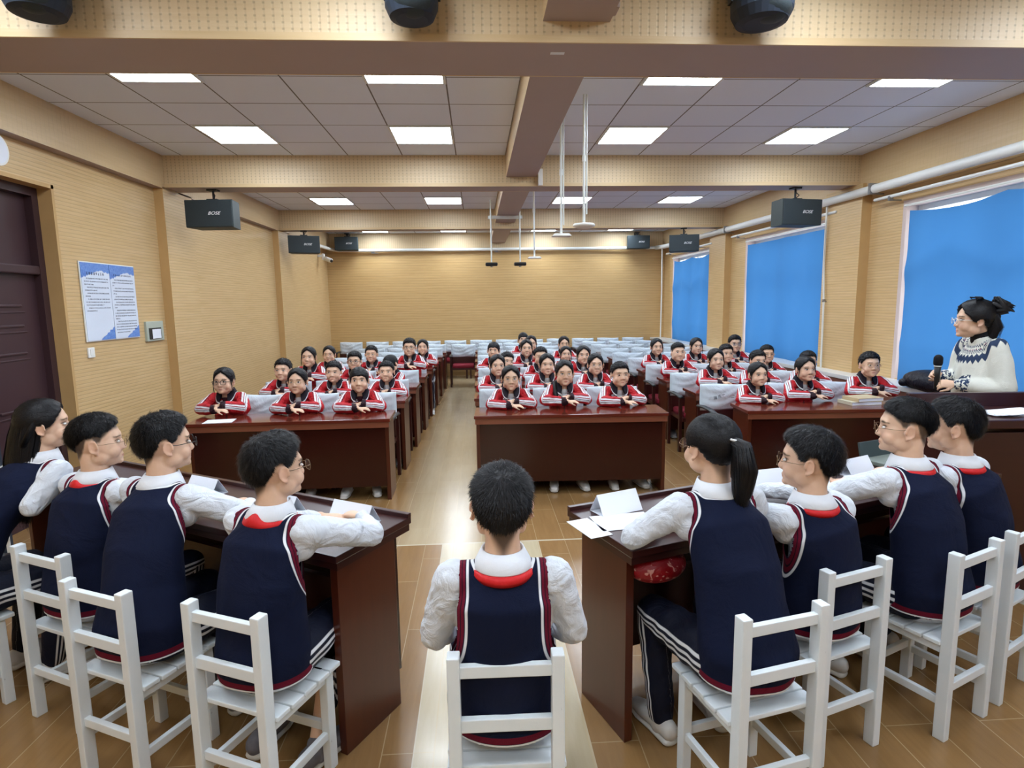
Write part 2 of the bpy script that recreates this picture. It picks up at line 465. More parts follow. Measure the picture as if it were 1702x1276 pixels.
# windows, with reveals, frames, glass; blinds hang inside
for i, (a, b) in enumerate(WIN):
    e = empty('window_%d' % (i+1), (XR+.16, (a+b)/2, WZ0)); tag(e, kind='structure')
    h = WZ1-WZ0; ww = b-a
    f = MB()
    for yy in (-ww/2+.03, 0, ww/2-.03): f.box((0, yy, h/2), (.06, .06, h))
    for zz in (.03, h*.62, h-.03): f.box((0, 0, zz), (.058, ww, .06))
    f.build('window_frame', M['white_metal'], e)
    MB().box((.01, 0, h/2), (.006, ww-.02, h-.02)).build('pane', M['glass'], e)
    r = MB(); r.b2((XR-.004, a-.05, WZ0-.02), (XR+.25, a+.004, WZ1+.05)); r.b2((XR-.004, b-.004, WZ0-.02), (XR+.25, b+.05, WZ1+.05)); r.b2((XR-.004, a, WZ1-.004), (XR+.25, b, WZ1+.05))
    struct('trim_window', r, M['plaster'])
    # blind
    bl = empty('window_blind', (XR-.035, (a+b)/2, WZ0))
    which = ['near the camera, right of the frame', 'nearest and largest, behind the standing woman', 'in the middle of the right wall', 'farthest, beside the back wall'][i]
    tag(bl, 'blue fabric window blind, '+which, 'blind', 'blue blinds over the right hand windows')
    rnd = random.Random(i); ny, nz = 60, 46
    top = h-.07; yl0, yl1 = -ww/2-.02, ww/2-.10
    vs = []; fs = []
    for jz in range(nz+1):
        for jy in range(ny+1):
            u = jy/ny; v = jz/nz
            yy = yl0+(yl1-yl0)*u
            sag = .05*math.sin(PI*((u*2) % 1))*(1 if i in (1, 3) else .2)
            zz = (top-sag)*v+(-.03)*(1-v)
            x = .012*math.sin(u*11+i)+.010*math.sin(u*23+v*3+i*2)-.02*math.exp(-((v-.8+.3*abs(((u*2) % 1)-.5))**2)/.004)*(1 if i in (1, 3) else .3)
            x -= .012*math.exp(-((v-.22)**2)/.003)*(1 if i != 2 else .2)
            vs.append((x, yy, zz))
    for jz in range(nz):
        for jy in range(ny):
            p = jz*(ny+1)+jy; fs.append((p, p+1, p+ny+2, p+ny+1))
    MB().add(vs, fs).build('fabric', M['blind'], bl, True)
    MB().tube([(0.0, yl0, h-.01), (0.0, yl1+.08, h-.01)], .012, 10).build('blind_rod', M['white_metal'], bl, True)
# window sill / radiator casing running along the right wall
sl = empty('radiator_casing', (4.30, 9.0, 0)); tag(sl, 'long waist-high casing with white stone top along the windows', 'casing')
MB().b2((-.02, -5.6, .80), (.32, 5.5, .85), bev=.006).build('stone_top', M['sill'], sl)
MB().b2((0.0, -5.6, 0), (.05, 5.5, .80)).build('front_board', M['curb'], sl)

# ceiling lights
def light_panel(x, y, lab, grp):
    e = empty('ceiling_light', (x, y, H)); tag(e, lab, 'ceiling light', grp)
    MB().box((0, 0, -.006), (.56, .57, .012)).build('diffuser', M['light'], e)
    f = MB()
    for s_ in (-1, 1): f.box((s_*.289, 0, -.006), (.022, .6, .018)); f.box((0, s_*.292, -.006), (.556, .016, .018))
    f.build('frame', M['white_metal'], e)
LX = [-2.26, -.49, 1.59, 3.39]
colname = ['leftmost', 'left-of-centre', 'right-of-centre', 'rightmost']
for y, row in ((4.455, 'in the row just behind the nearest cross beam'), (6.15, 'in the row before the second cross beam'), (8.12, 'just past the second cross beam'), (9.92, 'in the row before the third cross beam'), (12.3, 'in the first row past the third cross beam'), (13.8, 'in the row closest to the back wall'), (2.55, 'in the row above the nearest beam side'), (.75, 'over the seated children in navy vests'), (-1.1, 'behind the camera')):
    for k, x in enumerate(LX):
        light_panel(x, y, colname[k]+' ceiling light '+row, 'square ceiling lights '+row)

# suspended speakers
def logo_text(txt, size, parent, mat, loc, rot, shear=0.0, name='lettering', extrude=.0005, sx=1.0):
    cu = bpy.data.curves.new(name, 'FONT'); cu.body = txt; cu.size = size; cu.align_x = 'CENTER'; cu.align_y = 'CENTER'; cu.extrude = extrude; cu.shear = shear
    t = bpy.data.objects.new(name+'_src', cu); COL.objects.link(t)
    dg = bpy.context.evaluated_depsgraph_get()
    me = bpy.data.meshes.new_from_object(t.evaluated_get(dg)); bpy.data.objects.remove(t)
    me.materials.clear(); me.materials.append(mat)
    o = bpy.data.objects.new(name, me); COL.objects.link(o); o.parent = parent; o.location = loc; o.rotation_euler = rot; o.scale = (sx, 1, 1)
    return o
def speaker(x, y, z, rz, lab, hang=True, s=1.0):
    e = empty('wall_speaker', (x, y, z), rz); tag(e, lab, 'speaker', 'black box speakers hung around the hall')
    b = MB(); Wd, D, Hh = .53*s, .26*s, .30*s
    b.add([(-Wd/2, -D/2, -Hh/2), (Wd/2, -D/2, -Hh/2), (Wd*.42, D/2, -Hh/2), (-Wd*.42, D/2, -Hh/2), (-Wd/2, -D/2, Hh/2), (Wd/2, -D/2, Hh/2), (Wd*.42, D/2, Hh/2), (-Wd*.42, D/2, Hh/2)],
          [(0,3,2,1),(4,5,6,7),(0,1,5,4),(1,2,6,5),(2,3,7,6),(3,0,4,7)])
    b.build('cabinet', M['speaker_side'], e)
    MB().box((0, -D/2-.008, 0), (Wd*.99, .02, Hh*.98), bev=.008).build('grille', M['grille'], e)
    logo_text('BOSE', .05*s, e, M['logo'], (.06*s, -D/2-.020, .0), (R(90), 0, 0), .35, sx=1.15)
    k = MB(); top = ZB-z if hang else Hh/2+.09
    k.cyl((0, 0, Hh/2), (0, 0, top), .012); k.box((0, 0, Hh/2+.012), (.12, .10, .02)); k.box((0, 0, top-.008), (.11, .09, .016))
    if not hang: k.box((0, .12, top-.02), (.05, .26, .05))
    k.tube([(0, .0, Hh/2+.02), (.03, -.03, Hh/2+.06), (0, 0, min(top, Hh/2+.1))], .006, 8)
    k.build('bracket', M['black'], e)
speaker(-2.94, 7.12, 2.78, R(-4), 'black speaker hung left under the second cross beam', True)
speaker(3.84, 7.12, 2.76, R(10), 'black speaker hung right under the second cross beam', True)
speaker(-3.03, 10.98, 2.815, R(14), 'black speaker hung left under the third cross beam', True)
speaker(3.84, 10.98, 2.78, R(-14), 'black speaker hung right under the third cross beam', True)
speaker(-2.94, 14.2, 3.14, 0, 'black speaker in the back left corner above the pipe', False)
speaker(3.85, 14.2, 3.12, 0, 'black speaker in the back right corner above the pipe', False)
# round stage speakers on the front of the nearest beam
def front_speaker(x, lab, w=.27, dz=0.0, rz=0):
    e = empty('beam_speaker', (x, 3.05, 3.24), rz); tag(e, lab, 'speaker', 'rounded dark speakers on the nearest beam')
    b = MB()
    prof = [(w*.30, -.155+dz), (w*.42, -.145+dz), (w*.50, -.10), (w*.51, -.03), (w*.5, .10), (w*.46, .13)]
    b.lathe((0, 0, 0), prof, 28); b.build('housing', M['navy_black'], e)
    g = MB(); g.ell((0.0, -.05, -.085+dz), (w*.42, w*.34, .075), Matrix.Rotation(R(14), 3, 'Y')); g.build('grille', M['grille'], e, True)
    k = MB(); k.box((-w*.5, .02, .03), (.02, .05, .16)); k.box((w*.5, .02, .03), (.02, .05, .16)); k.box((0, .09, .10), (w, .16, .03)); k.box((w*.55, .0, -.02), (.035, .03, .03), bev=.008); k.box((-w*.55, 0, -.02), (.035, .03, .03), bev=.008)
    k.build('bracket', M['black'], e)
front_speaker(-1.98, 'rounded dark speaker at the left end of the nearest beam', .27)
front_speaker(-.275, 'rounded dark blue speaker in the middle of the nearest beam', .25)
front_speaker(1.43, 'rounded black speaker at the right end of the nearest beam', .29)
ac = empty('air_vent_box', (.565, 3.17, 3.29)); tag(ac, 'brown slatted vent box on the nearest beam', 'vent')
v = MB(); v.box((0, 0, 0), (.36, .10, .20), bev=.01)
v.build('casing', M['soffit'], ac)
v = MB()
for k in range(6): v.box((0, -.055, -.07+k*.026), (.33, .008, .010))
v.build('slats', M['beam_side'], ac)
# sticker and stains under the near beam are left as the small white label
tag(MB().box((0, 0, 0), (.075, .03, .002)).build('white_sticker', M['paper'], loc=(.46, 3.34, ZB-.0015)), 'small white sticker under the nearest beam', 'sticker')

# suspended poles
def pole(name, lab, cat, x, y, z, kind, ztop=3.165, side=0):
    e = empty(name, (x, y, z)); tag(e, lab, cat)
    p = MB(); p.cyl((0, 0, .02), (0, 0, ztop-z), .011, 12); p.cyl((0, 0, (ztop-z)*.5), (0, 0, (ztop-z)*.5+.05), .015, 12)
    if side: p.cyl((.022, 0, .1), (.022, 0, ztop-z), .006, 8)
    p.build('pole', M['white_metal'], e, False)
    if kind == 'disc':
        MB().lathe((0, 0, 0), [(.03, .03), (.085, .022), (.092, .01), (.088, 0), (.06, -.012)][::-1], 32).build('disc', M['white_plastic'], e, True)
    elif kind == 'plate':
        q = MB(); q.add([(-.085, -.07, 0), (.085, -.07, 0), (.085, .07, 0), (-.085, .07, 0), (-.065, -.05, .022), (.065, -.05, .022), (.065, .05, .022), (-.065, .05, .022)], [(0,3,2,1),(4,5,6,7),(0,1,5,4),(1,2,6,5),(2,3,7,6),(3,0,4,7)])
        q.build('plate', M['white_plastic'], e)
    elif kind == 'mic':
        MB().box((0, 0, -.015), (.2, .12, .055), bev=.02).build('microphone_bar', M['black'], e)
        MB().cyl((0, 0, -.06), (0, 0, -.04), .02).build('status_ring', M['metal'], e)
pole('ceiling_antenna', 'white disc on a double pole, hanging nearest the camera', 'antenna', .905, 5.0, 2.365, 'disc', 3.4, 1)
pole('ceiling_antenna', 'white square plate on a pole beside the central beam', 'antenna', .78, 5.45, 2.335, 'plate', 3.4, 1)
pole('ceiling_antenna', 'small white plate on the pole just past the second beam', 'antenna', .735, 7.5, 2.29, 'plate', 3.4)
pole('ceiling_microphone', 'black bar microphone hanging on the left thin white pole', 'microphone', .265, 9.9, 2.39, 'mic', 3.4)
pole('ceiling_microphone', 'black bar microphone hanging on the right thin white pole', 'microphone', .735, 9.9, 2.39, 'mic', 3.4)
tag(MB().box((0, 0, 0), (.56, .05, .05), bev=.005).build('pole_bracket', M['white_metal'], loc=(.5, 9.95, 3.13)), 'white cross bracket clamped under the central beam', 'bracket')
tag(MB().box((0, 0, 0), (.05, .05, .18), bev=.004).build('junction_box', M['white_plastic'], loc=(.755, 6.94, 3.15)), 'narrow white junction box on the second beam', 'box')

# pipes
def pipe(name, pts, r, lab, clamps=()):
    e = empty(name, pts[0]); tag(e, lab, 'pipe')
    o = Vector(pts[0])
    MB().tube([Vector(p)-o for p in pts], r, 14).build('run', M['pipe'], e, True)
    for c in clamps:
        k = MB(); k.box(Vector(c)-o, (r*2.4, .03, r*2.5)); k.box(Vector(c)-o+Vector((.05, 0, -r*1.2)), (.14, .02, .012)); k.build('clamp', M['metal'], e)
pipe('heating_pipe', [(4.46, YN+.1, 2.93), (4.46, 8, 2.95), (4.44, 13.9, 3.0), (4.36, 14.38, 3.01)], .048, 'thick white pipe running high along the window wall', [(4.46, 2.5, 2.93), (4.46, 6.6, 2.95), (4.45, 10.5, 2.97)])
pipe('back_wall_pipe', [(4.30, 14.36, 3.01), (0, 14.40, 3.01), (-3.2, 14.38, 3.01), (-3.34, 14.2, 3.03), (-3.36, 11.5, 3.0)], .036, 'white pipe running across the back wall into the left corner', [(-2.4, 14.42, 2.99), (.5, 14.42, 2.99)])
for k, (a, b, lab) in enumerate(((3.2, 6.62, 'thin white curtain rail above the nearest blind'), (7.35, 10.4, 'thin white curtain rail above the middle blind'), (11.3, 14.0, 'thin white curtain rail above the farthest blind'))):
    pipe('curtain_rail', [(4.50, a, 2.81), (4.50, b, 2.83)], .018, lab, [(4.50, a+.6, 2.81), (4.5, b-.25, 2.81)])
pipe('vertical_pipe', [(4.47, 7.50, 2.92), (4.48, 7.52, 2.2), (4.47, 7.46, 1.7), (4.47, 7.44, .85)], .012, 'thin white vertical pipe beside the middle blind', [(4.47, 7.46, 1.72)])
pipe('vertical_pipe', [(4.42, 14.1, 2.98), (4.43, 14.1, 2.0), (4.42, 14.1, .85)], .014, 'thin white vertical pipe in the back right corner')
# cctv camera
cc = empty('security_camera', (-3.38, 13.7, 2.78)); tag(cc, 'small white security camera in the back left corner', 'camera')
MB().box((0, 0, .04), (.05, .07, .14), bev=.01).box((-.06, 0, .06), (.12, .05, .05)).build('bracket', M['white_plastic'], cc)
MB().tube([(.04, 0, 0), (.18, -.10, -.05)], .05, 16).build('housing', M['white_plastic'], cc, True)
MB().ell((.20, -.12, -.06), (.035, .035, .035)).build('lens', M['black'], cc, True)

# posters, panel, switch, clock on the left wall
def poster_mat():
    t = NT('poster_print', .35, .5)
    s3 = t.sep(t.co('Generated'))
    y, z = s3[1], s3[2]
    # blue waves top and bottom right
    wv = t.math('MULTIPLY', t.noise(t.co('Object', (2, 6, 6)), 1.5, 3, .5, 1.5), .10)
    top = t.math('SUBTRACT', t.math('ADD', z, t.math('MULTIPLY', t.math('ABSOLUTE', t.math('SUBTRACT', y, .72)), .16)), .915)
    tm = t.band(t.math('ADD', top, wv), .05, 1, .004)
    bot = t.math('SUBTRACT', t.math('MULTIPLY', t.math('SUBTRACT', y, .42), .28), z)
    bm_ = t.band(t.math('ADD', bot, wv), .05, 1, .004)
    m = t.math('MAXIMUM', tm, bm_)
    blue = t.mix(t.noise(t.co('Object', (1, 5, 5)), 6, 3, .5, 1.5), srgb(40, 86, 190)[:3], srgb(130, 176, 228)[:3])
    t.base(t.mix(m, srgb(220, 230, 244)[:3], blue))
    return t.m
M['poster'] = poster_mat()
def poster(yc, lab, rows, title_h):
    e = empty('wall_poster', (XL+.012, yc, 1.81)); tag(e, lab, 'poster')
    MB().box((0, 0, 0), (.012, .41, .70)).build('board', M['poster'], e)
    MB().box((-.004, 0, 0), (.010, .43, .72), bev=.003).build('edge_frame', M['white_plastic'], e)
    rn = random.Random(int(yc*100)); ink = MB()
    def glyph(y, z, s):
        for k in range(4):
            if rn.random() < .75: ink.box((.0075, y, z-s*.4+k*s*.27), (.001, s*rn.uniform(.5, .85), s*.10))
        for k in range(2):
            if rn.random() < .8: ink.box((.0075, y+s*rn.uniform(-.25, .25), z), (.001, s*.10, s*rn.uniform(.5, .9)))
    for k in range(8 if title_h else 12): glyph((-.125 if title_h else -.14)+k*(.033 if title_h else .0245), .255, .026 if title_h else .017)
    z = .21
    for (indent, frac) in rows:
        x = -.17+(.03 if indent else 0)
        end = -.17+.34*frac
        while x < end:
            glyph(x, z, .0115); x += .0145
        z -= .0265
    ink.build('printed_text', M['dark_ink'], e)
poster(5.745, 'blue and white notice board nearest the door, with shorter text', [(1, 1), (0, 1), (0, .35), (1, 1), (0, .5), (1, 1), (0, .2), (1, 1), (0, 1), (0, .75), (1, 1), (0, .4)], True)
poster(6.16, 'blue and white notice board farther from the door, text to the bottom', [(1, 1), (0, 1), (0, .08), (1, 1), (0, 1), (0, .15), (1, 1), (0, .9), (1, 1), (0, 1), (0, .1), (1, 1), (0, 1), (0, 1), (0, .2), (1, 1), (0, 1), (0, 1), (0, 1), (0, .6)], False)
cp = empty('control_panel', (XL+.01, 6.66, 1.50)); tag(cp, 'grey wall control panel with a white screen', 'panel')
MB().box((0, 0, 0), (.03, .34, .21), bev=.006).build('plate', simple('grey_green_plate', srgb(176, 184, 170), .4), cp)
MB().box((.017, -.01, -.025), (.006, .24, .12)).build('display_bezel', M['black'], cp)
MB().box((.021, .01, -.03), (.004, .17, .10)).build('screen', M['paper'], cp)
sw = empty('light_switch', (XL+.008, 5.575, 1.355)); tag(sw, 'small white wall switch below the notice boards', 'switch')
MB().box((0, 0, 0), (.014, .09, .09), bev=.004).build('plate', M['white_plastic'], sw); MB().box((.009, 0, 0), (.006, .045, .06), bev=.002).build('rocker', M['white_plastic'], sw)
ck = empty('wall_clock', (XL+.02, 4.735, 2.915)); tag(ck, 'round white wall clock above the dark door', 'clock')
MB().tube([(-.015, 0, 0), (.012, 0, 0)], .115, 32, cap=False).build('case', M['white_plastic'], ck, False)
MB().tube([(.012, 0, 0), (.014, 0, 0)], .100, 32, cap=False).build('dial', M['paper'], ck, False)
nb = empty('pull_up_banner', (-3.14, 3.62, 0), R(12)); tag(nb, 'blue and white display stand at the left edge', 'display stand')
MB().box((0, 0, .70), (.5, .03, .86)).build('panel', M['navy_black'], nb)
q = MB()
for zz in (.35, .55, .8, 1.0): q.box((0, -.018, zz), (.5, .006, .02))
for xx in (-.24, 0, .24): q.box((xx, -.018, .7), (.02, .006, .86))
q.build('white_grid', M['white_plastic'], nb)
MB().box((0, 0, .135), (.46, .2, .27), bev=.02).build('base', M['metal'], nb)
# ------------------------------------------------------------------ audience desks
def make_desk(W=1.76, D=.44, Hd=.75, label='', loc=(0, 0, 0), rz=0.0, group=None, lip=False, open_side=False):
    """front (panel side) faces -Y"""
    e = empty('long_desk', loc, rz); tag(e, label, 'desk', group)
    t = MB(); t.box((0, D/2, Hd-.015), (W, D, .03), bev=.004)
    if lip: t.box((0, .012, Hd+.008), (W, .024, .02), bev=.003); t.box((0, D/2, Hd-.045), (W-.01, D-.02, .03))
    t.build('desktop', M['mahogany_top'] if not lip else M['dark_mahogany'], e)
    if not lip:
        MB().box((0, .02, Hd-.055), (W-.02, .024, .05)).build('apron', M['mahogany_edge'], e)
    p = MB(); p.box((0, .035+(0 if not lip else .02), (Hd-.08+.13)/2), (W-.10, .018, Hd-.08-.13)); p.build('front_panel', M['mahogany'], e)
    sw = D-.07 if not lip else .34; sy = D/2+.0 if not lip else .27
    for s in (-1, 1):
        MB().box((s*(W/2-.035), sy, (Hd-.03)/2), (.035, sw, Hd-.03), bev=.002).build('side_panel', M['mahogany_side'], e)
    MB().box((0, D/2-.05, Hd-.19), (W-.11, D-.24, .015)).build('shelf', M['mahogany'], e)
    return e

PIT = 1.0
ORD = ['front', 'second', 'third', 'fourth', 'fifth', 'sixth', 'seventh', 'eighth', 'back']
cols = {'left': (-1.66, 1.74), 'middle': (.83, 1.74), 'right': (3.22, 1.76)}
desk_src = {}
def rowY(n): return 5.18+(n-1)*PIT
desk0 = None
for cname, (cx, W) in cols.items():
    for n in range(1, 9):
        y = rowY(n); x = cx
        if cname == 'left': x += .02*(n-1)
        if cname == 'right' and n == 1: x += .08; y -= .10
        rz = R({'left': 1.0, 'middle': -2.5, 'right': -3.0}[cname]) if n == 1 else R(-1)
        lab = 'dark mahogany desk for three in the %s block, %s row' % (cname, ORD[n-1])
        if desk0 is None: desk0 = make_desk(1.75, .44, .75, lab, (x, y, 0), rz, 'mahogany desks of the audience'); d = desk0
        else:
            d = copy_tree(desk0); d.location = (x, y, 0); d.rotation_euler = (0, 0, rz); d['label'] = lab

# desks of the panel
LD = make_desk(2.30, .46, .83, 'near dark desk on the left with four children behind it', (0, 0, 0), 0, 'two near desks of the panel', True)
# far edge runs from (-.305,2.51) to upper left; the panel side faces the audience
def place_edge(e, p, q, W, at_left):
    # local -Y (front) must face away from camera: local x axis runs from q to p reversed
    d = (Vector(q)-Vector(p)).normalized()
    return d
aL = math.atan2(.771, -1.308)          # direction away from the aisle along the far edge
cL = Vector((-.305, 2.51, 0))+Vector((math.cos(aL), math.sin(aL), 0))*1.15
LD.location = cL; LD.rotation_euler = (0, 0, aL)      # local +x points away from aisle, +y toward the children
aR = R(19.9)
RD = make_desk(2.30, .50, .83, 'near dark desk on the right with four children behind it', (0, 0, 0), 0, 'two near desks of the panel', True)
cR = Vector((.385, 2.53, 0))+Vector((math.cos(aR), math.sin(aR), 0))*1.15
RD.location = cR; RD.rotation_euler = (0, 0, aR+PI)

# ------------------------------------------------------------------ small white chairs
def make_white_chair(label):
    e = empty('white_chair'); tag(e, label, 'chair', 'small white painted wooden chairs')
    P = M['chair_paint']
    for s in (-1, 1):
        b = MB(); b.box((s*.147, -.150, .3875), (.036, .044, .775), bev=.004); b.build('rear_post', P, e)
    for s in (-1, 1):
        b = MB(); b.box((s*.147, .150, .196), (.036, .040, .392), bev=.004); b.build('front_leg', P, e)
    for z, hh in ((.725, .036), (.560, .040), (.215, .034)):
        MB().box((0, -.150, z), (.262, .022, hh), bev=.003).build('rail', P, e)
    MB().box((0, .150, .17), (.262, .020, .034), bev=.003).build('rail', P, e)
    for s in (-1, 1):
        MB().box((s*.147, 0, .375), (.022, .262, .034), bev=.003).build('seat_rail', P, e)
        MB().box((s*.147, 0, .145 if s > 0 else .155), (.020, .262, .032), bev=.003).build('stretcher', P, e)
    MB().box((0, .150, .375), (.262, .02, .03)).build('seat_rail', P, e)
    for k in range(5):
        y = -.100+k*.068
        MB().box((0, y, .402), (.35+.006*(k % 2), .061, .018), bev=.004).build('slat', P, e)
    return e
# centre of rear posts, heading (clockwise from +Y)
CH = {'L1': (-2.42, 2.40, 30), 'L2': (-1.809, 2.425, 25.8), 'L3': (-1.378, 2.076, 24.7), 'L4': (-.849, 1.873, 23.8), 'C': (.060, 1.546, 1.0),
      'R1': (.949, 1.708, -13.2), 'R2': (1.385, 2.004, -18.4), 'R3': (1.948, 2.111, -23.7), 'R4': (2.34, 2.30, -27)}
CHL = {'L1': 'white wooden chair at the left edge under the long-haired girl', 'L2': 'white wooden chair second from the left edge, behind the boy with a red scarf',
       'L3': 'white wooden chair third from the left edge', 'L4': 'white wooden chair nearest the camera on the left side', 'C': 'white wooden chair in the centre aisle, seen from behind',
       'R1': 'white wooden chair nearest on the right, under the ponytailed girl', 'R2': 'white wooden chair just behind the ponytailed girl\'s chair, sagging rails', 'R3': 'white wooden chair under the boy with round gold glasses, far right',
       'R4': 'white wooden chair cut off by the right edge'}
wc = None
def fwd(h): return Vector((math.sin(R(h)), math.cos(R(h)), 0))
for k, (x, y, h) in CH.items():
    f = fwd(h); p = Vector((x, y, 0))+f*.150
    if wc is None: wc = make_white_chair(CHL[k]); c = wc
    else: c = copy_tree(wc); c['label'] = CHL[k]
    c.location = p; c.rotation_euler = (0, 0, -R(h))

# ------------------------------------------------------------------ covered armchairs, facing -Y
def cover_mesh():
    """soft cloth cover over a back rest"""
    nx, nz = 26, 14; W, T, Hc = .52, .085, .27
    vs = []; fs = []
    rn = random.Random(3)
    def pt(u, v, side):
        x = (u-.5)*W; z = (v-.5)*Hc
        bul = (1-abs(2*u-1)**4)*(1-abs(2*v-1)**4)
        y = -side*(T/2*.35+T/2*.65*bul)
        y += -side*.006*math.sin(9*u+5*v)*bul-side*.005*math.sin(21*v+4*math.sin(5*u))*bul
        z += .006*math.sin(u*PI*2)*(v > .9)-.004*math.sin(7*u)*(v < .1)
        return (x, y, z)
    for side in (1, -1):
        base = len(vs)
        for j in range(nz+1):
            for i in range(nx+1): vs.append(pt(i/nx, j/nz, side))
        for j in range(nz):
            for i in range(nx):
                p = base+j*(nx+1)+i; q = (p, p+1, p+nx+2, p+nx+1)
                fs.append(q if side > 0 else q[::-1])
    # close the rim
    n1 = (nx+1)*(nz+1)
    rim = [i for i in range(nx+1)]+[(j)*(nx+1)+nx for j in range(1, nz+1)]+[nz*(nx+1)+i for i in range(nx-1, -1, -1)]+[j*(nx+1) for j in range(nz-1, 0, -1)]
    for k in range(len(rim)):
        a, b = rim[k], rim[(k+1) % len(rim)]; fs.append((b, a, a+n1, b+n1))
    return vs, fs
def make_armchair(label, grp):
    e = empty('covered_armchair'); tag(e, label, 'chair', grp)
    vs, fs = cover_mesh()
    MB().add(vs, fs).build('back_cover', M['cover'], e, True, loc=(0, .235, .735))
    b = MB(); b.box((0, .24, .56), (.50, .035, .30), bev=.01); b.build('backrest', M['chair_wood'], e)
    b = MB(); b.box((0, 0, .435), (.46, .46, .07), bev=.03); b.build('seat', M['cushion'], e, False)
    f = MB(); f.box((0, 0, .385), (.50, .46, .04)); f.build('seat_frame', M['chair_wood'], e)
    for s in (-1, 1):
        for yy, z1 in ((-.17, .63), (.25, .66)):
            MB().box((s*.262, yy, z1/2), (.035, .045, z1), bev=.004).build('leg', M['chair_wood'], e)
        a = MB(); a.tube([(s*.262, -.19, .640), (s*.262, -.08, .655), (s*.262, .12, .655), (s*.262, .26, .64)], [(.030, .016)]*4, 12, (1, 0, 0)); a.build('armrest', M['black'], e, True)
    return e
ac0 = None
seatX = {'left': [-2.23, -1.66, -1.09], 'middle': [.27, .83, 1.39], 'right': [2.58, 3.17, 3.77]}
SN = ['leftmost seat', 'middle seat', 'rightmost seat']
def put_chair(x, y, lab, grp='white-covered armchairs of the audience', rz=0.0):
    global ac0
    if ac0 is None: ac0 = make_armchair(lab, grp); c = ac0
    else: c = copy_tree(ac0); c['label'] = lab; c['group'] = grp
    c.location = (x, y, 0); c.rotation_euler = (0, 0, rz)
    return c
rng = random.Random(7)
EXTRA = {('left', 5), ('left', 6), ('left', 7), ('left', 8)}
front_right = []
for cname in cols:
    for n in range(1, 9):
        xs = list(seatX[cname])
        for k, x in enumerate(xs):
            xx = x+(.02*(n-1) if cname == 'left' else 0)+rng.uniform(-.012, .012)
            c = put_chair(xx, rowY(n)+.60+rng.uniform(-.015, .015), 'armchair with white back cover, %s block, %s row, %s' % (cname, ORD[n-1], SN[k]), rz=R(rng.uniform(-1.5, 1.5)))
            if cname == 'right' and n == 1: front_right.append(c)
# chairs of the unbroken last row along the back wall, and the stray one in the aisle
for k in range(12):
    x = -2.98+k*.615
    put_chair(x, 14.02, 'white-covered armchair in the row along the back wall, number %s from left' % ['one', 'two', 'three', 'four', 'five', 'six', 'seven', 'eight', 'nine', 'ten', 'eleven', 'twelve'][k], 'white-covered armchairs against the back wall')
put_chair(-.30, 12.6, 'empty armchair with white cover and red seat alone in the left aisle')
for k, c in enumerate(front_right):
    cov = [o for o in c.children if o.name.startswith('back_cover')][0]
    # arched grey lettering printed on the cover
    for j, chh in enumerate('海东市第二中学'[:6]):
        a = (j-2.5)/2.5
        logo_text(chh, .042, cov, M['grey_ink'], (a*.115, -.0465, .018-.022*a*a), (R(90), R(a*14), 0), name='cover_lettering', extrude=.0004)

# ------------------------------------------------------------------ things on the desks
def tent(x, y, z, rz, L, hgt, lab):
    """folded paper name card"""
    e = empty('folded_name_card', (x, y, z), rz); tag(e, lab, 'name card', 'blank folded paper name cards')
    w = hgt*.62; th = .0016
    b = MB()
    for s in (-1, 1):
        b.add([(-L/2, s*w, 0), (L/2, s*w, 0), (L/2, 0, hgt), (-L/2, 0, hgt), (-L/2, s*(w-th*1.2), 0), (L/2, s*(w-th*1.2), 0), (L/2, 0, hgt-th*2), (-L/2, 0, hgt-th*2)], [(0,1,2,3),(7,6,5,4),(0,4,5,1),(1,5,6,2),(0,3,7,4),(3,2,6,7)])
    b.box((0, 0, .001), (L, w*2, .001))
    b.build('folded_sheet', M['paper'], e)
    return e
tent(-.545, 2.475, .831, aL, .21, .085, 'blank folded name card at the aisle end of the left desk')
tent(-.90, 2.64, .831, aL, .20, .08, 'blank folded name card mostly hidden behind the glasses boy in front')
tent(-1.37, 2.95, .831, aL, .20, .08, 'blank folded name card far along the left desk')
tent(.60, 2.50, .831, aR+R(3), .21, .085, 'blank folded name card at the aisle end of the right desk')
tent(1.42, 2.77, .831, aR-R(8), .20, .085, 'blank folded name card between the two boys on the right')
tent(1.98, 2.93, .831, aR+R(4), .20, .085, 'blank folded name card before the grey box, right desk')
def sheet(x, y, z, rz, sx, sy, lab, name='paper_sheet'):
    return tag(MB().box((0, 0, .001), (sx, sy, .002)).build(name, M['paper'], loc=(x, y, z), rz=rz), lab, 'paper')
sheet(-.66, 2.40, .831, aL+R(6), .28, .20, 'white sheet of paper left of the large name card')
sheet(.60, 2.36, .831, aR-R(12), .25, .17, 'white sheet of paper in front of the right aisle card')
sheet(.44, 2.30, .831, aR, .10, .20, 'narrow white sheet at the corner of the right desk')
sheet(-2.28, 5.27, .751, R(8), .24, .17, 'white sheet of paper on the left block front desk')
gb = empty('grey_storage_box', (2.28, 3.12, .831), aR); tag(gb, 'grey-green open box lid at the end of the right desk', 'box')
b = MB(); b.box((0, .06, .055), (.26, .012, .11), Matrix.Rotation(R(-12), 3, 'X')); b.build('lid', M['speaker_side'], gb)
MB().box((0, -.03, .012), (.26, .16, .022), bev=.004).build('tray', simple('grey_green_box', srgb(120, 128, 120), .5), gb)
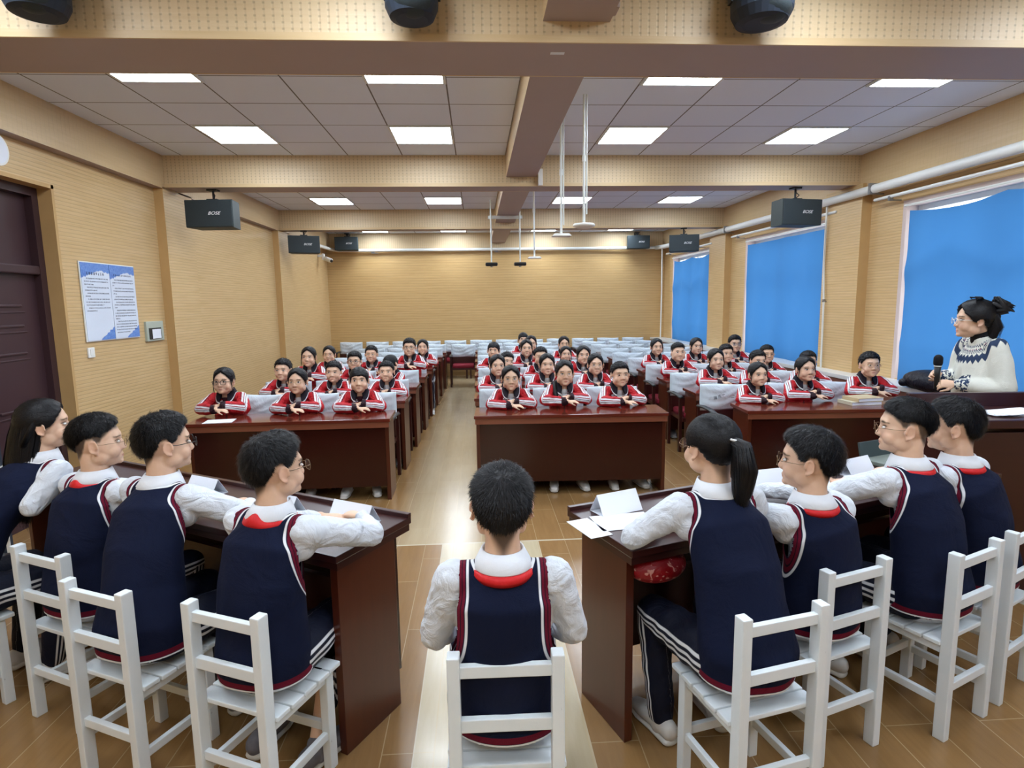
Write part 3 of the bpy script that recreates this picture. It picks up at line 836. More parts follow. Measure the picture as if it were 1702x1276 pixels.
# red patterned bag in the right desk shelf
def bag_mat():
    t = NT('red_patterned_bag', .4, .5)
    f = t.noise(t.co(), 34, 2, .5, 1.0); t.base(t.mix(t.ramp(f, [(.60, (0, 0, 0)), (.64, (1, 1, 1))]), srgb(150, 14, 26)[:3], srgb(214, 150, 140)[:3])); t.bump(f, .4, .01)
    return t.m
rb = MB(); rb.ell((0, 0, 0), (.13, .10, .068), n=32, m=20); rb.tube([(-.09, -.02, .03), (0, -.06, .07), (.09, -.02, .03)], .012)
rbo = rb.build('red_bag', bag_mat(), None, True, loc=(.69, 2.21, .712), rz=aR)
tag(rbo, 'red bag with small pale pattern stuffed under the right desk', 'bag')
# books on the right block front desk
for k, (w_, c_, r_) in enumerate(((.30, srgb(206, 200, 176), 4), (.27, srgb(196, 176, 140), 9))):
    e = empty('book', (3.62+.03*k, 5.36, .751+.034*k), R(r_)); tag(e, ['thick pale book at the bottom of the pile on the right front desk', 'tan book on top of the pile on the right front desk'][k], 'book', 'books on the right front desk')
    MB().box((0, 0, .016), (w_, .20, .026)).build('pages', M['paper'], e)
    cv = MB(); m_ = simple('book_cover', c_, .5)
    cv.box((0, 0, .0015), (w_+.006, .206, .003)); cv.box((0, 0, .0305), (w_+.006, .206, .003)); cv.box((-w_/2-.002, 0, .016), (.003, .206, .03)); cv.build('cover', m_, e)

# ------------------------------------------------------------------ lectern
lc = empty('lectern', (3.12, 3.26, 0), R(-4)); tag(lc, 'dark wooden lectern desk in front of the standing woman', 'lectern')
W, D = .90, .46
b = MB(); b.box((-W/2+.05, 0, .52), (.04, D-.04, 1.04)); b.build('side_panel', M['dark_mahogany'], lc)
MB().box((W/2-.05, 0, .52), (.04, D-.04, 1.04)).build('side_panel', M['dark_mahogany'], lc)
MB().box((-.14, -D/2+.03, .50), (.54, .03, .99)).build('front_panel', M['dark_mahogany'], lc)
MB().box((.12, -D/2+.02, .50), (.035, .05, 1.0)).build('divider', M['mahogany_edge'], lc)
MB().box((0, D/2-.03, .52), (W-.1, .03, 1.0)).build('back_panel', M['dark_mahogany'], lc)
MB().box((.28, 0, .50), (.34, D-.08, .02)).build('shelf', M['dark_mahogany'], lc)
b = MB(); b.box((0, 0, 1.045), (W+.02, D+.02, .05), bev=.006); b.build('top', M['dark_mahogany'], lc)
b = MB(); b.box((0, D/2-.02, 1.11), (W+.02, .04, .09), bev=.006); b.box((W/2-.01, .05, 1.10), (.03, D*.6, .07)); b.build('raised_rim', M['dark_mahogany'], lc)
p = MB()
for k in range(5): p.box((.03*math.sin(k*2), .0, .0015+k*.003), (.30, .16, .0022), Matrix.Rotation(R(k*5-8), 3, 'Z'))
tag(p.build('paper_stack', M['paper'], loc=(3.08, 3.20, 1.071)), 'few white papers lying on the lectern top', 'paper')
for k in range(3):
    tag(MB().box((0, 0, .008), (.24, .2, .014), bev=.003).build('notebook', M['paper'], loc=(3.36+.01*k, 3.18, .511+k*.0165), rz=R(-6+k*9)), ['white notebook at the bottom of the lectern shelf', 'white notebook in the middle of the lectern shelf pile', 'white notebook on top of the lectern shelf pile'][k], 'notebook', 'notebooks in the lectern shelf')
# dark coat on the casing and patterned hat on the lectern
co = MB(); co.ell((0, 0, .09), (.17, .38, .11), n=28, m=16); co.ell((-.02, -.20, .13), (.14, .20, .09)); co.ell((0, .2, .05), (.12, .2, .06)); co.tube([(-.10, .3, .05), (-.05, .0, .12), (.02, -.3, .06)], [.04, .05, .04])
coo = co.build('folded_coat', cloth('black_puffer_cloth', srgb(22, 24, 34), .6, 12, .45), None, True, loc=(4.34, 5.33, .855))
tag(coo, 'black puffy coat piled on the window casing behind the microphone', 'coat')
ht = empty('knit_hat', (3.50, 3.42, 1.156)); tag(ht, 'dark rounded knit hat with a pale pattern at the right edge', 'hat')
hb_ = MB(); hb_.ell((0, 0, .045), (.085, .085, .085)); hb_.build('crown', M['navy_black'], ht, True)
hb_ = MB(); hb_.lathe((0, 0, 0), [(.084, 0), (.09, .01), (.088, .04), (.08, .045)], 28); hb_.build('patterned_band', bag_mat() if False else simple('pale_knit_band', srgb(190, 176, 176), .8, .2, var=.4, scale=60), ht, True)
# ================================================================== people
def skin_mat():
    t = NT('skin', .5, .35)
    f = t.noise(t.co(), 30, 3)
    c = t.mix(f, srgb(216, 176, 148)[:3], srgb(230, 194, 166)[:3])
    c = t.mix(t.math('MULTIPLY', t.attr('flush'), .20), c, srgb(198, 112, 98)[:3])
    c = t.mix(t.math('MULTIPLY', t.attr('stubble'), .88), c, srgb(38, 32, 30)[:3])
    c = t.mix(t.attr('lip'), c, srgb(190, 124, 112)[:3])
    c = t.mix(t.attr('dark'), c, srgb(34, 26, 24)[:3])
    t.base(c); t.b.inputs['Subsurface Weight'].default_value = .08; t.b.inputs['Subsurface Radius'].default_value = (.01, .004, .002)
    return t.m
M['skin'] = skin_mat()
def hair_mat(name='black_hair', a=srgb(8, 8, 10), b=srgb(30, 29, 32)):
    t = NT(name, .42, .25)
    f = t.noise(t.co('Object', (1, 1, 1)), 90, 3, .6, 1.0)
    t.base(t.mix(f, tuple(a[:3]), tuple(b[:3]))); t.bump(f, .5, .003)
    return t.m
M['hair'] = hair_mat()
def eye_mat():
    t = NT('eye', .15, .6)
    s3 = t.sep(t.co('Object', (1, 1, 1)))
    d = t.math('POWER', t.math('ADD', t.math('POWER', s3[0], 2.0), t.math('POWER', s3[2], 2.0)), .5)
    t.base(t.mix(t.math('LESS_THAN', d, .0062), srgb(214, 208, 204)[:3], srgb(28, 18, 14)[:3]))
    return t.m
M['eye'] = eye_mat()
M['lens'] = glass_mat('spectacle_lens', (.97, .98, 1), .03, .10)
M['shirt'] = cloth('white_cotton_shirt', srgb(214, 220, 228), .75, 11)
M['collar_w'] = cloth('white_collar', srgb(226, 230, 236), .15, 9)
M['scarf'] = cloth('red_scarf_silk', srgb(206, 36, 40), .3, 12, .5)
M['rubber'] = simple('white_rubber', srgb(206, 204, 198), .6, .3)
M['shoe_grey'] = simple('grey_sneaker_mesh', srgb(112, 112, 120), .8, .2, var=.3, scale=40)
M['shoe_white'] = simple('white_sneaker_leather', srgb(214, 212, 208), .5, .3, var=.05)
M['tshirt'] = cloth('white_tee', srgb(222, 224, 226), .2, 12)
M['tshirt_dark'] = cloth('dark_tee', srgb(60, 24, 34), .2, 12)
M['turtle'] = cloth('black_turtleneck', srgb(18, 18, 22), .3, 30)
MAROON = srgb(112, 22, 46)[:3]; NAVY = srgb(15, 22, 46)[:3]; WHT = srgb(224, 226, 230)[:3]; DK = srgb(20, 16, 30)[:3]

def vest_mat():
    t = NT('navy_knit_vest', .85, .15)
    f = t.noise(t.co(), 7, 4, .5, .8); kn = t.noise(t.co('Object', (1, 1, 1)), 420, 2)
    c = t.mix(f, tuple(x*.8 for x in NAVY), tuple(x*1.25 for x in NAVY))
    rib = t.math('MULTIPLY', t.noise(t.co(), 300, 1), .6)
    mar = t.mix(rib, MAROON, tuple(x*.45 for x in MAROON))
    for at, bw, wb in (('armd', (.003, .0205), (.0235, .0305)), ('neckd', (.002, .019), (.022, .031))):
        a = t.attr(at)
        c = t.mix(t.band(a, *bw), c, mar); c = t.mix(t.band(a, bw[0]+.0075, bw[0]+.0100), c, DK); c = t.mix(t.band(a, *wb), c, WHT)
    a = t.attr('hemd')
    c = t.mix(t.band(a, .013, .034), c, mar); c = t.mix(t.band(a, .002, .011), c, WHT)
    t.base(c); t.bump(t.math('ADD', f, t.math('MULTIPLY', kn, .06)), .5, .03)
    return t.m
M['vest'] = vest_mat()
def trousers_mat():
    t = NT('navy_track_trousers', .7, .25)
    f = t.noise(t.co(), 10, 4, .5, 1.0)
    c = t.mix(f, tuple(x*.45 for x in NAVY), tuple(x*.8 for x in NAVY))
    a = t.attr('legd')
    for lo in (-.026, -.005, .016): c = t.mix(t.band(a, lo, lo+.010, .0012), c, WHT)
    t.base(c); t.bump(f, .5, .03)
    return t.m
M['trousers'] = trousers_mat()
def jacket_mat():
    t = NT('red_track_jacket', .62, .3)
    f = t.noise(t.co(), 13, 4, .55, 1.3)
    c = t.mix(f, srgb(170, 20, 32)[:3], srgb(206, 34, 44)[:3])
    a = t.attr('sleeved')
    c = t.mix(t.band(a, -.030, .030, .0015), c, WHT); c = t.mix(t.band(a, -.012, -.004, .0012), c, srgb(150, 16, 30)[:3]); c = t.mix(t.band(a, .008, .013, .0012), c, DK)
    c = t.mix(t.band(a, -.042, -.036, .001), c, DK)
    a = t.attr('chestd')
    c = t.mix(t.band(a, .000, .012, .0012), c, WHT); c = t.mix(t.band(a, .018, .030, .0012), c, WHT); c = t.mix(t.band(a, .013, .017, .0008), c, DK)
    c = t.mix(t.attr('cuffm'), c, srgb(40, 14, 26)[:3])
    c = t.mix(t.attr('zipm'), c, srgb(96, 12, 30)[:3])
    t.base(c); t.bump(f, .8, .035)
    return t.m
M['jacket'] = jacket_mat()
def tcollar_mat():
    t = NT('black_jacket_collar', .7, .2)
    a = t.attr('edge')
    c = t.mix(t.band(a, .78, .92, .02), srgb(26, 20, 30)[:3], WHT)
    t.base(c); return t.m
M['tcollar'] = tcollar_mat()
def sweater_mat():
    t = NT('cream_patterned_sweater', .95, .1)
    kn = t.noise(t.co(), 220, 2); f = t.noise(t.co(), 9, 3, .5, .6)
    base = t.mix(f, srgb(206, 208, 198)[:3], srgb(226, 226, 216)[:3])
    d = t.attr('yoked'); a = t.attr('yokea')
    tri = t.math('PINGPONG', t.math('MULTIPLY', a, 9.0), .5)        # 0..0.5 zigzag
    e = t.math('ADD', d, t.math('MULTIPLY', tri, -.040))
    navy = srgb(52, 66, 92)[:3]
    c = t.mix(t.band(e, .150, .188, .002), base, navy)
    e2 = t.math('ADD', d, t.math('MULTIPLY', t.math('PINGPONG', t.math('MULTIPLY', a, 16.0), .5), .030))
    for lo, hi in ((.128, .138), (.100, .109), (.146, .152)): c = t.mix(t.band(e2, lo, hi, .001), c, navy)
    sp = t.math('MULTIPLY', t.math('GREATER_THAN', tri, .36), t.band(d, .112, .124, .001)); c = t.mix(sp, c, srgb(140, 90, 110)[:3])
    c = t.mix(t.math('MULTIPLY', t.attr('cuffm'), t.math('GREATER_THAN', t.noise(t.co(), 70, 1), .5)), c, navy)
    t.base(c); t.bump(t.math('ADD', f, t.math('MULTIPLY', kn, .12)), .6, .02)
    return t.m
M['sweater'] = sweater_mat()

def V3(*a): return np.array(a, float)

def remesh(mb, voxel, it=4):
    me = bpy.data.meshes.new('tmp'); me.from_pydata(mb.v, [], mb.f); me.update()
    bm = bmesh.new(); bm.from_mesh(me); bmesh.ops.recalc_face_normals(bm, faces=bm.faces); bm.to_mesh(me); bm.free()
    o = bpy.data.objects.new('tmp', me); COL.objects.link(o)
    md = o.modifiers.new('r', 'REMESH'); md.mode = 'VOXEL'; md.voxel_size = voxel; md.adaptivity = 0
    dg = bpy.context.evaluated_depsgraph_get(); m2 = bpy.data.meshes.new_from_object(o.evaluated_get(dg))
    bpy.data.objects.remove(o); bpy.data.meshes.remove(me)
    n = len(m2.vertices); V = np.empty(n*3); m2.vertices.foreach_get('co', V); V = V.reshape(-1, 3)
    nl = len(m2.loops); L = np.empty(nl, np.int32); m2.loops.foreach_get('vertex_index', L)
    F = np.empty(len(m2.polygons), np.int32); m2.polygons.foreach_get('loop_total', F)
    ne = len(m2.edges); E = np.empty(ne*2, np.int32); m2.edges.foreach_get('vertices', E); E = E.reshape(-1, 2)
    bpy.data.meshes.remove(m2)
    deg = np.bincount(E.ravel(), minlength=n).astype(float)
    for k in range(it):
        S = np.zeros_like(V)
        for c in range(3):
            S[:, c] = np.bincount(E[:, 0], V[E[:, 1], c], n)+np.bincount(E[:, 1], V[E[:, 0], c], n)
        V += .6*(S/deg[:, None]-V)
    return V, L, F

def mesh_obj(name, V, L, F, mat, parent, attrs=None, smooth=True, keep=None):
    if keep is not None:       # drop faces with all vertices rejected
        st = np.concatenate([[0], np.cumsum(F)[:-1]])
        kf = np.minimum.reduceat(keep[L].astype(np.int8), st).astype(bool)
        lm = np.repeat(kf, F); L = L[lm]; F = F[kf]
        used = np.zeros(len(V), bool); used[L] = True; idx = np.cumsum(used)-1
        V = V[used]; L = idx[L].astype(np.int32)
        if attrs: attrs = {k: v[used] for k, v in attrs.items()}
    me = bpy.data.meshes.new(name)
    me.vertices.add(len(V)); me.vertices.foreach_set('co', V.ravel())
    me.loops.add(len(L)); me.loops.foreach_set('vertex_index', L)
    me.polygons.add(len(F)); st = np.concatenate([[0], np.cumsum(F)[:-1]]).astype(np.int32); me.polygons.foreach_set('loop_start', st); me.polygons.foreach_set('loop_total', F.astype(np.int32))
    me.update(calc_edges=True)
    me.polygons.foreach_set('use_smooth', [smooth]*len(F))
    me.materials.append(mat)
    for k, v in (attrs or {}).items():
        a = me.attributes.new(k, 'FLOAT', 'POINT'); a.data.foreach_set('value', v.astype(np.float32))
    me.validate()
    o = bpy.data.objects.new(name, me); COL.objects.link(o); o.parent = parent
    return o

def seg_dist(V, A, B):
    A = np.array(A, float); B = np.array(B, float); d = B-A; L2 = d@d
    t = np.clip(((V-A)@d)/L2, 0, 1); P = A+t[:, None]*d
    return np.linalg.norm(V-P, axis=1), t, P

def wrinkle(V, amp, freq, seed, dirv=None):
    rn = np.random.RandomState(seed); out = np.zeros(len(V))
    for k in range(7):
        d = rn.normal(size=3); d /= np.linalg.norm(d); d2 = rn.normal(size=3); d2 /= np.linalg.norm(d2)
        fr = freq*rn.uniform(.6, 1.8)
        out += np.sin(V@d*fr+1.6*np.sin(V@d2*fr*.5+rn.uniform(0, 6))+rn.uniform(0, 6))/7**.5
    return out*amp

def normals(V, L, F):
    st = np.concatenate([[0], np.cumsum(F)[:-1]])
    a = V[L[st]]; b = V[L[st+1]]; c = V[L[st+2]]
    n = np.cross(b-a, c-a); N = np.zeros_like(V); rep = np.repeat(n, F, axis=0)
    for k in range(3): N[:, k] = np.bincount(L, rep[:, k], len(V))
    return N/np.maximum(np.linalg.norm(N, axis=1), 1e-9)[:, None]

def smin(a, b, x): t = np.clip((x-a)/(b-a), 0, 1); return t*t*(3-2*t)

# ---- head frame
class Head:
    def __init__(s, c, yaw, pitch=0.0, roll=0.0, sc=1.0):
        s.c = Vector(c); s.R = (Matrix.Rotation(-yaw, 3, 'Z') @ Matrix.Rotation(pitch, 3, 'X') @ Matrix.Rotation(roll, 3, 'Y')); s.sc = sc
    def p(s, x, y, z): return s.c+s.R @ (Vector((x, y, z))*s.sc)
    def inv(s, V):
        Rm = np.array(s.R); return (V-np.array(s.c))@Rm/s.sc
    def arr(s, V): return (V*s.sc)@np.array(s.R).T+np.array(s.c)

def head_shapes(mb, h, ears=True, wide=1.0):
    r = h.R; s = h.sc
    E = lambda c, q, rr=None: mb.ell(h.p(*c), [a*s for a in q], r if rr is None else r @ rr, 24, 16)
    E((0, -.012, .022), (.0735, .090, .082))
    E((0, .018, -.018), (.066*wide, .064, .077))
    E((0, .030, -.062), (.050*wide, .048, .043))
    for k in (-1, 1):
        E((k*.034*wide, .046, -.038), (.031, .031, .030))
        E((k*.053*wide, .008, -.055), (.017, .034, .028))
    E((0, .063, .022), (.048, .018, .024))
    E((0, .066, -.086), (.021, .015, .014))
    mb.tube([h.p(0, .074, .008), h.p(0, .082, -.014), h.p(0, .0875, -.029)], [.0075*s, .008*s, .0105*s], 10)
    for k in (-1, 1): E((k*.0115, .083, -.033), (.008, .009, .007))
    E((0, .0745, -.0575), (.021, .009, .0052)); E((0, .0735, -.067), (.018, .0090, .006))
    if ears:
        for k in (-1, 1):
            pts = []
            for j in range(10):
                a = R(-95+j*32); rr = 1.0 if j < 6 else .9
                pts.append(h.p(k*(.080+.011*(.5-.5*math.sin(a-.6-PI/2)*-1)*.9), -.010-.0165*math.cos(a)*rr, -.008+.0265*math.sin(a)*(1 if math.sin(a) > 0 else .85)))
            mb.tube(pts, .0042*s, 8)
            E((k*.0785, -.008, -.010), (.0055, .0145, .024))
            E((k*.0805, -.004, -.033), (.0055, .0075, .009))

def face_attrs(V, h):
    P = h.inv(V); x, y, z = P[:, 0], P[:, 1], P[:, 2]; ax = np.abs(x)
    near = (np.abs(x) < .1) & (y > .03) & (np.abs(z) < .12)
    lip = np.exp(-((x/.019)**2)-(((z+.0625)/.0075)**2))*near*(y > .06); lip = smin(.35, .7, lip)
    brow = smin(.3, .6, np.exp(-(((ax-.031)/.019)**4)-(((z-.0235+(ax-.031)**2*6)/.0038)**2)))*near
    lash = smin(.35, .7, np.exp(-(((ax-.031)/.015)**4)-(((z-.0085+(ax-.031)**2*16)/.0024)**2)))*near
    nos = smin(.5, .8, np.exp(-(((ax-.0085)/.0035)**2)-(((z+.041)/.003)**2)))*(y > .08)*.7
    flush = np.exp(-((ax-.038)/.022)**2-((z+.03)/.022)**2)*near*(y > .03)+np.exp(-((ax-.082)/.012)**2)*(ax > .074)*(y < .03)*.8*(np.abs(z) < .06)
    return dict(lip=lip, dark=np.clip(brow*.85+lash+nos, 0, 1), flush=np.clip(flush, 0, 1))

def carve_face(V, h):
    P = h.inv(V); x, y, z = P[:, 0], P[:, 1], P[:, 2]; ax = np.abs(x)
    g = np.exp(-((ax-.030)/.016)**2-((z-.002)/.011)**2)*(y > .03)
    P[:, 1] -= .0075*g
    g2 = np.exp(-(x/.017)**2-((z+.0622)/.0016)**2)*(y > .06); P[:, 1] -= .002*g2
    return h.arr(P)

HL = {  # azimuth(deg from front) -> lowest hair elevation
 'boy': [(0, 26), (25, 27), (42, 24), (54, 14), (64, 6), (71, -6), (80, -8), (90, 6), (108, 4), (118, -22), (140, -46), (180, -60)],
 'fade': [(0, 29), (25, 28), (45, 21), (60, 18), (72, 8), (88, 10), (110, 6), (130, -8), (150, -30), (180, -44)],
 'girl': [(0, 40), (14, 33), (28, 22), (42, 8), (56, -8), (64, -18), (74, -26), (84, -16), (96, -6), (108, -18), (120, -40), (150, -52), (180, -58)],
 'bangs': [(0, 10), (25, 9), (45, 0), (58, -22), (70, -42), (90, -48), (120, -54), (180, -62)],
}
def wbk(azd): return smin(80, 125, azd)
def hair_shell(mb, h, kind, top, side, back, seed=0, n=72, m=44, rough=.0015, tuft=0.0):
    """displaced cap; returns function giving surface points for strands"""
    line = HL[kind]; az_ = np.array([a for a, b in line]); el_ = np.array([b for a, b in line])
    c0 = V3(0, -.012, .022); rad = V3(.0745, .0915, .0835)
    rn = np.random.RandomState(seed)
    ph = rn.uniform(0, 6, 8)
    def surf(az, el):
        d = np.stack([np.cos(el)*np.sin(az), np.cos(el)*np.cos(az), np.sin(el)], -1)
        r0 = 1/np.sqrt((d[..., 0]/rad[0])**2+(d[..., 1]/rad[1])**2+(d[..., 2]/rad[2])**2)
        azd = np.degrees(np.abs((az+np.pi) % (2*np.pi)-np.pi)); eld = np.degrees(el)
        e0 = np.interp(azd, az_, el_)+1.6*np.sin(az*13+ph[0])+1.2*np.sin(az*29+ph[1])
        k = smin(-1.5, 6, eld-e0)
        wt = smin(5, 45, eld); wb = smin(110, 160, azd)
        th = (wt*top+(1-wt)*((1-wb)*side+wb*back))
        if kind == 'fade': th = th*smin(0, 38, eld-e0*0.6+4)+.002
        if kind in ('boy', 'fade'): th = th*(1-wbk(azd)*(1-(.22+.78*smin(0, 34, eld-e0))))
        fr = np.clip(1-azd/70, 0, 1)*smin(20, 50, eld); th = th+tuft*fr
        ns = rough*(np.sin(az*17+ph[2]+3*np.sin(el*6))+np.sin(el*23+ph[3]+2*np.sin(az*4))+.7*np.sin(az*41+el*9))
        r = r0+np.where(k > 0, th*k+ns*k, 0)-(1-k)*.012
        return c0+d*r[..., None], eld-e0
    vs = []
    for i in range(m+1):
        el = np.pi/2-(i/m)*R(150); az = np.linspace(0, 2*np.pi, n, endpoint=False)
        p, _ = surf(az, np.full(n, el)); vs += [tuple(q) for q in h.arr(p)]
    fs = []
    for i in range(m):
        for j in range(n):
            j2 = (j+1) % n; fs.append((i*n+j, (i+1)*n+j, (i+1)*n+j2, i*n+j2))
    mb.add(vs, fs)
    return surf

def strands_short(mb, h, surf, count, ln, seed, lift=.55, width=.0015):
    rn = np.random.RandomState(seed)
    az = rn.uniform(-np.pi, np.pi, count*2); el = np.arcsin(rn.uniform(-.85, 1, count*2))
    p, ok = surf(az, el); s = ok > 3; p = p[s][:count]; az = az[s][:count]; el = el[s][:count]; okk = ok[s][:count]
    c0 = V3(0, -.012, .022); d = p-c0; d /= np.linalg.norm(d, axis=1)[:, None]
    crown = V3(0.01, -.50, .85); crown /= np.linalg.norm(crown)
    t = d-crown; t -= d*np.sum(t*d, 1)[:, None]; t /= np.maximum(np.linalg.norm(t, axis=1), 1e-6)[:, None]
    t += rn.normal(scale=.20, size=t.shape)
    L = ln*rn.uniform(.35, 1.2, len(p))*np.clip((okk+6)/30, .25, 1)
    a = p-d*.004; dirn = t*(1-lift)+d*lift; dirn /= np.linalg.norm(dirn, axis=1)[:, None]
    b = a+dirn*L[:, None]*.6; dir2 = t*(1-lift*.4)+d*lift*.35-V3(0, 0, .25); dir2 /= np.linalg.norm(dir2, axis=1)[:, None]
    c = b+dir2*L[:, None]*.5
    w = np.cross(d, t); w /= np.maximum(np.linalg.norm(w, axis=1), 1e-6)[:, None]; w *= width/2
    A1, A2, B1, B2, C = [h.arr(q) for q in (a-w, a+w, b-w*.8, b+w*.8, c)]
    base = len(mb.v); n = len(p)
    for q in (A1, A2, B1, B2, C): mb.v += [tuple(x) for x in q]
    for i in range(n):
        mb.f.append((base+i, base+n+i, base+3*n+i, base+2*n+i)); mb.f.append((base+2*n+i, base+3*n+i, base+4*n+i))
    mb.m += [0]*(2*n)

def strands_to(mb, h, surf, tie, count, seed, width=.0016, off=.0015):
    """long strands that lie on the head and run to a tie point"""
    rn = np.random.RandomState(seed); tie = np.array(tie, float); c0 = V3(0, -.012, .022)
    az = rn.uniform(-np.pi, np.pi, count*2); el = np.arcsin(rn.uniform(-.6, 1, count*2)); p, ok = surf(az, el); s = (ok > 2) & ((p-c0)@(tie-c0)/np.linalg.norm(p-c0, axis=1)/np.linalg.norm(tie-c0) > -.6); az = az[s][:count]; el = el[s][:count]; p = p[s][:count]
    dt = (tie-c0)/np.linalg.norm(tie-c0); d0 = (p-c0); d0 /= np.linalg.norm(d0, axis=1)[:, None]
    segs = []; K = 6
    for k in range(K+1):
        f = k/K; d = d0*(1-f)+dt*f; d /= np.linalg.norm(d, axis=1)[:, None]
        a2 = np.arctan2(d[:, 0], d[:, 1]); e2 = np.arcsin(np.clip(d[:, 2], -1, 1)); q, _ = surf(a2, e2)
        segs.append(q+d*(off+.0015*np.sin(f*3.1)*rn.uniform(0, 1.6, (len(d), 1))))
    w = np.cross(d0, dt); w /= np.maximum(np.linalg.norm(w, axis=1), 1e-6)[:, None]; w *= width/2
    base = len(mb.v); n = len(p)
    for q in segs:
        mb.v += [tuple(x) for x in h.arr(q-w)]; mb.v += [tuple(x) for x in h.arr(q+w)]
    for k in range(K):
        for i in range(n):
            mb.f.append((base+2*k*n+i, base+(2*k+1)*n+i, base+(2*k+3)*n+i, base+(2*k+2)*n+i)); mb.m.append(0)

def lock(mb, pts, rads, count, seed, spread=1.0, width=.0018):
    """a bundle of hair: core tube plus loose strands"""
    P = [np.array(p, float) for p in pts]
    mb.tube(pts, rads, 14)
    rn = np.random.RandomState(seed); n = len(P)
    rr = [(r, r) if not isinstance(r, (list, tuple)) else r for r in rads]
    X = V3(1, 0, 0); Y = V3(0, 1, 0)
    for k in range(count):
        a = rn.uniform(0, 2*np.pi); e = rn.uniform(.8, 1.12)*spread; tw = rn.normal(scale=.25)
        q = [P[i]+X*math.cos(a+tw*i/n)*rr[i][0]*e+Y*math.sin(a+tw*i/n)*rr[i][1]*e for i in range(n)]
        q[-1] = q[-1]+V3(*rn.normal(scale=.008, size=3))+V3(0, 0, -abs(rn.normal(scale=.02)))
        w = V3(-math.sin(a), math.cos(a), 0)*width/2
        b = len(mb.v)
        for i in range(n): mb.v.append(tuple(q[i]-w*(1-.6*(i == n-1)))); mb.v.append(tuple(q[i]+w*(1-.6*(i == n-1))))
        for i in range(n-1): mb.f.append((b+2*i, b+2*i+1, b+2*i+3, b+2*i+2)); mb.m.append(0)

def glasses(parent, h, mat, rnd=True, r=.0045, w=.021, hh=.017, thick=.0014):
    e = MB(); s = h.sc
    for k in (-1, 1):
        pts = []
        for j in range(20):
            a = 2*PI*j/20; cx = math.cos(a); cz = math.sin(a)
            if not rnd: cx = math.copysign(abs(cx)**.6, cx); cz = math.copysign(abs(cz)**.6, cz)
            pts.append(h.p(k*.033+cx*w, .098-.004*abs(cx*k > 0)*cx*k, -.003+cz*hh))
        e.tube(pts, thick*s, 6, closed=True)
        e.tube([h.p(k*(.033+w), .095, .002), h.p(k*.068, .078, .003), h.p(k*.0765, .02, .000), h.p(k*.080, -.008, .004), h.p(k*.080, -.024, -.016)], thick*s, 6)
    e.tube([h.p(-.0125, .099, .001), h.p(0, .101, .004), h.p(.0125, .099, .001)], thick*s, 6)
    g = e.build('glasses', mat, parent, True)
    for k in (-1, 1):
        l = MB()
        vs = [h.p(k*.033, .0975, -.003)]+[h.p(k*.033+w*.95*math.cos(2*PI*j/16), .0975, -.003+hh*.95*math.sin(2*PI*j/16)) for j in range(16)]
        l.add(vs, [(0, 1+j, 1+(j+1) % 16) for j in range(16)])
        l.build('lens', M['lens'], g)

def hand(mb, wrist, d, nrm, side, curl=.35, sc=.92, spread=.10, fist=False):
    """wrist point, direction of the fingers, back-of-hand normal; side +1 = right hand"""
    w = Vector(wrist); d = Vector(d).normalized(); n = Vector(nrm); n = (n-d*n.dot(d)).normalized(); t = d.cross(n)*side   # t points to the thumb side
    mb.tube([w-d*.01, w+d*.03*sc, w+d*.068*sc, w+d*.080*sc], [(.021*sc, .016*sc), (.030*sc, .0135*sc), (.036*sc, .0125*sc), (.034*sc, .011*sc)], 14, side=t)
    for i, (o, L) in enumerate(((.0275, .062), (.0095, .070), (-.0095, .065), (-.0275, .052))):
        b = w+d*(.078-.004*abs(i-1.3))*sc+t*o*sc; a = 0.0; p = [b]; dd = (d+t*(1.2-i)*-spread*-1*.6).normalized()
        c = curl*(1+.12*i)
        for f in (.45, .32, .25):
            a += c; q = dd*math.cos(a)-n*math.sin(a); p.append(p[-1]+q*L*f*sc)
        mb.tube(p, [.0078*sc, .0074*sc, .0068*sc, .0058*sc], 10)
    tb = w+d*.022*sc+t*.024*sc-n*.004; td = (d*.75+t*.62-n*.25).normalized(); td2 = (d*.95+t*.15-n*.35).normalized()
    mb.tube([tb, tb+td*.032*sc, tb+td*.032*sc+td2*.028*sc, tb+td*.032*sc+td2*.045*sc], [.0115*sc, .0095*sc, .0085*sc, .0070*sc], 10)

def shoes(parent, ankle, d, mats, big=1.0):
    a = Vector(ankle); d = Vector((d[0], d[1], 0)).normalized(); s = Vector((-d.y, d.x, 0)); L = .24*big
    m = MB(); b = Vector((a.x, a.y, 0))-d*.055
    m.tube([b+Vector((0, 0, .055)), b+d*L*.35+Vector((0, 0, .06)), b+d*L*.65+Vector((0, 0, .045)), b+d*L*.92+Vector((0, 0, .032))], [(.034, .042), (.040, .045), (.043, .034), (.034, .022)], 16, side=s)
    m.tube([a+Vector((0, 0, -.04)), a+Vector((0, 0, .0))], [.040, .038], 14)
    e = m.build('shoe', mats[0], parent, True)
    q = MB(); q.tube([b+Vector((0, 0, .016))-d*.01, b+d*L*.4+Vector((0, 0, .014)), b+d*L*.7+Vector((0, 0, .014)), b+d*L+Vector((0, 0, .018))], [(.036, .017), (.038, .014), (.045, .014), (.034, .014)], 16, side=s)
    q.build('sole', mats[1], e, True)
    q = MB()
    for k in range(4):
        c = b+d*(L*(.42+.11*k))+Vector((0, 0, .098-.013*k)); q.tube([c-s*.022, c+Vector((0, 0, .003)), c+s*.022], .003, 6)
    q.build('lace', M['rubber'], e, True)

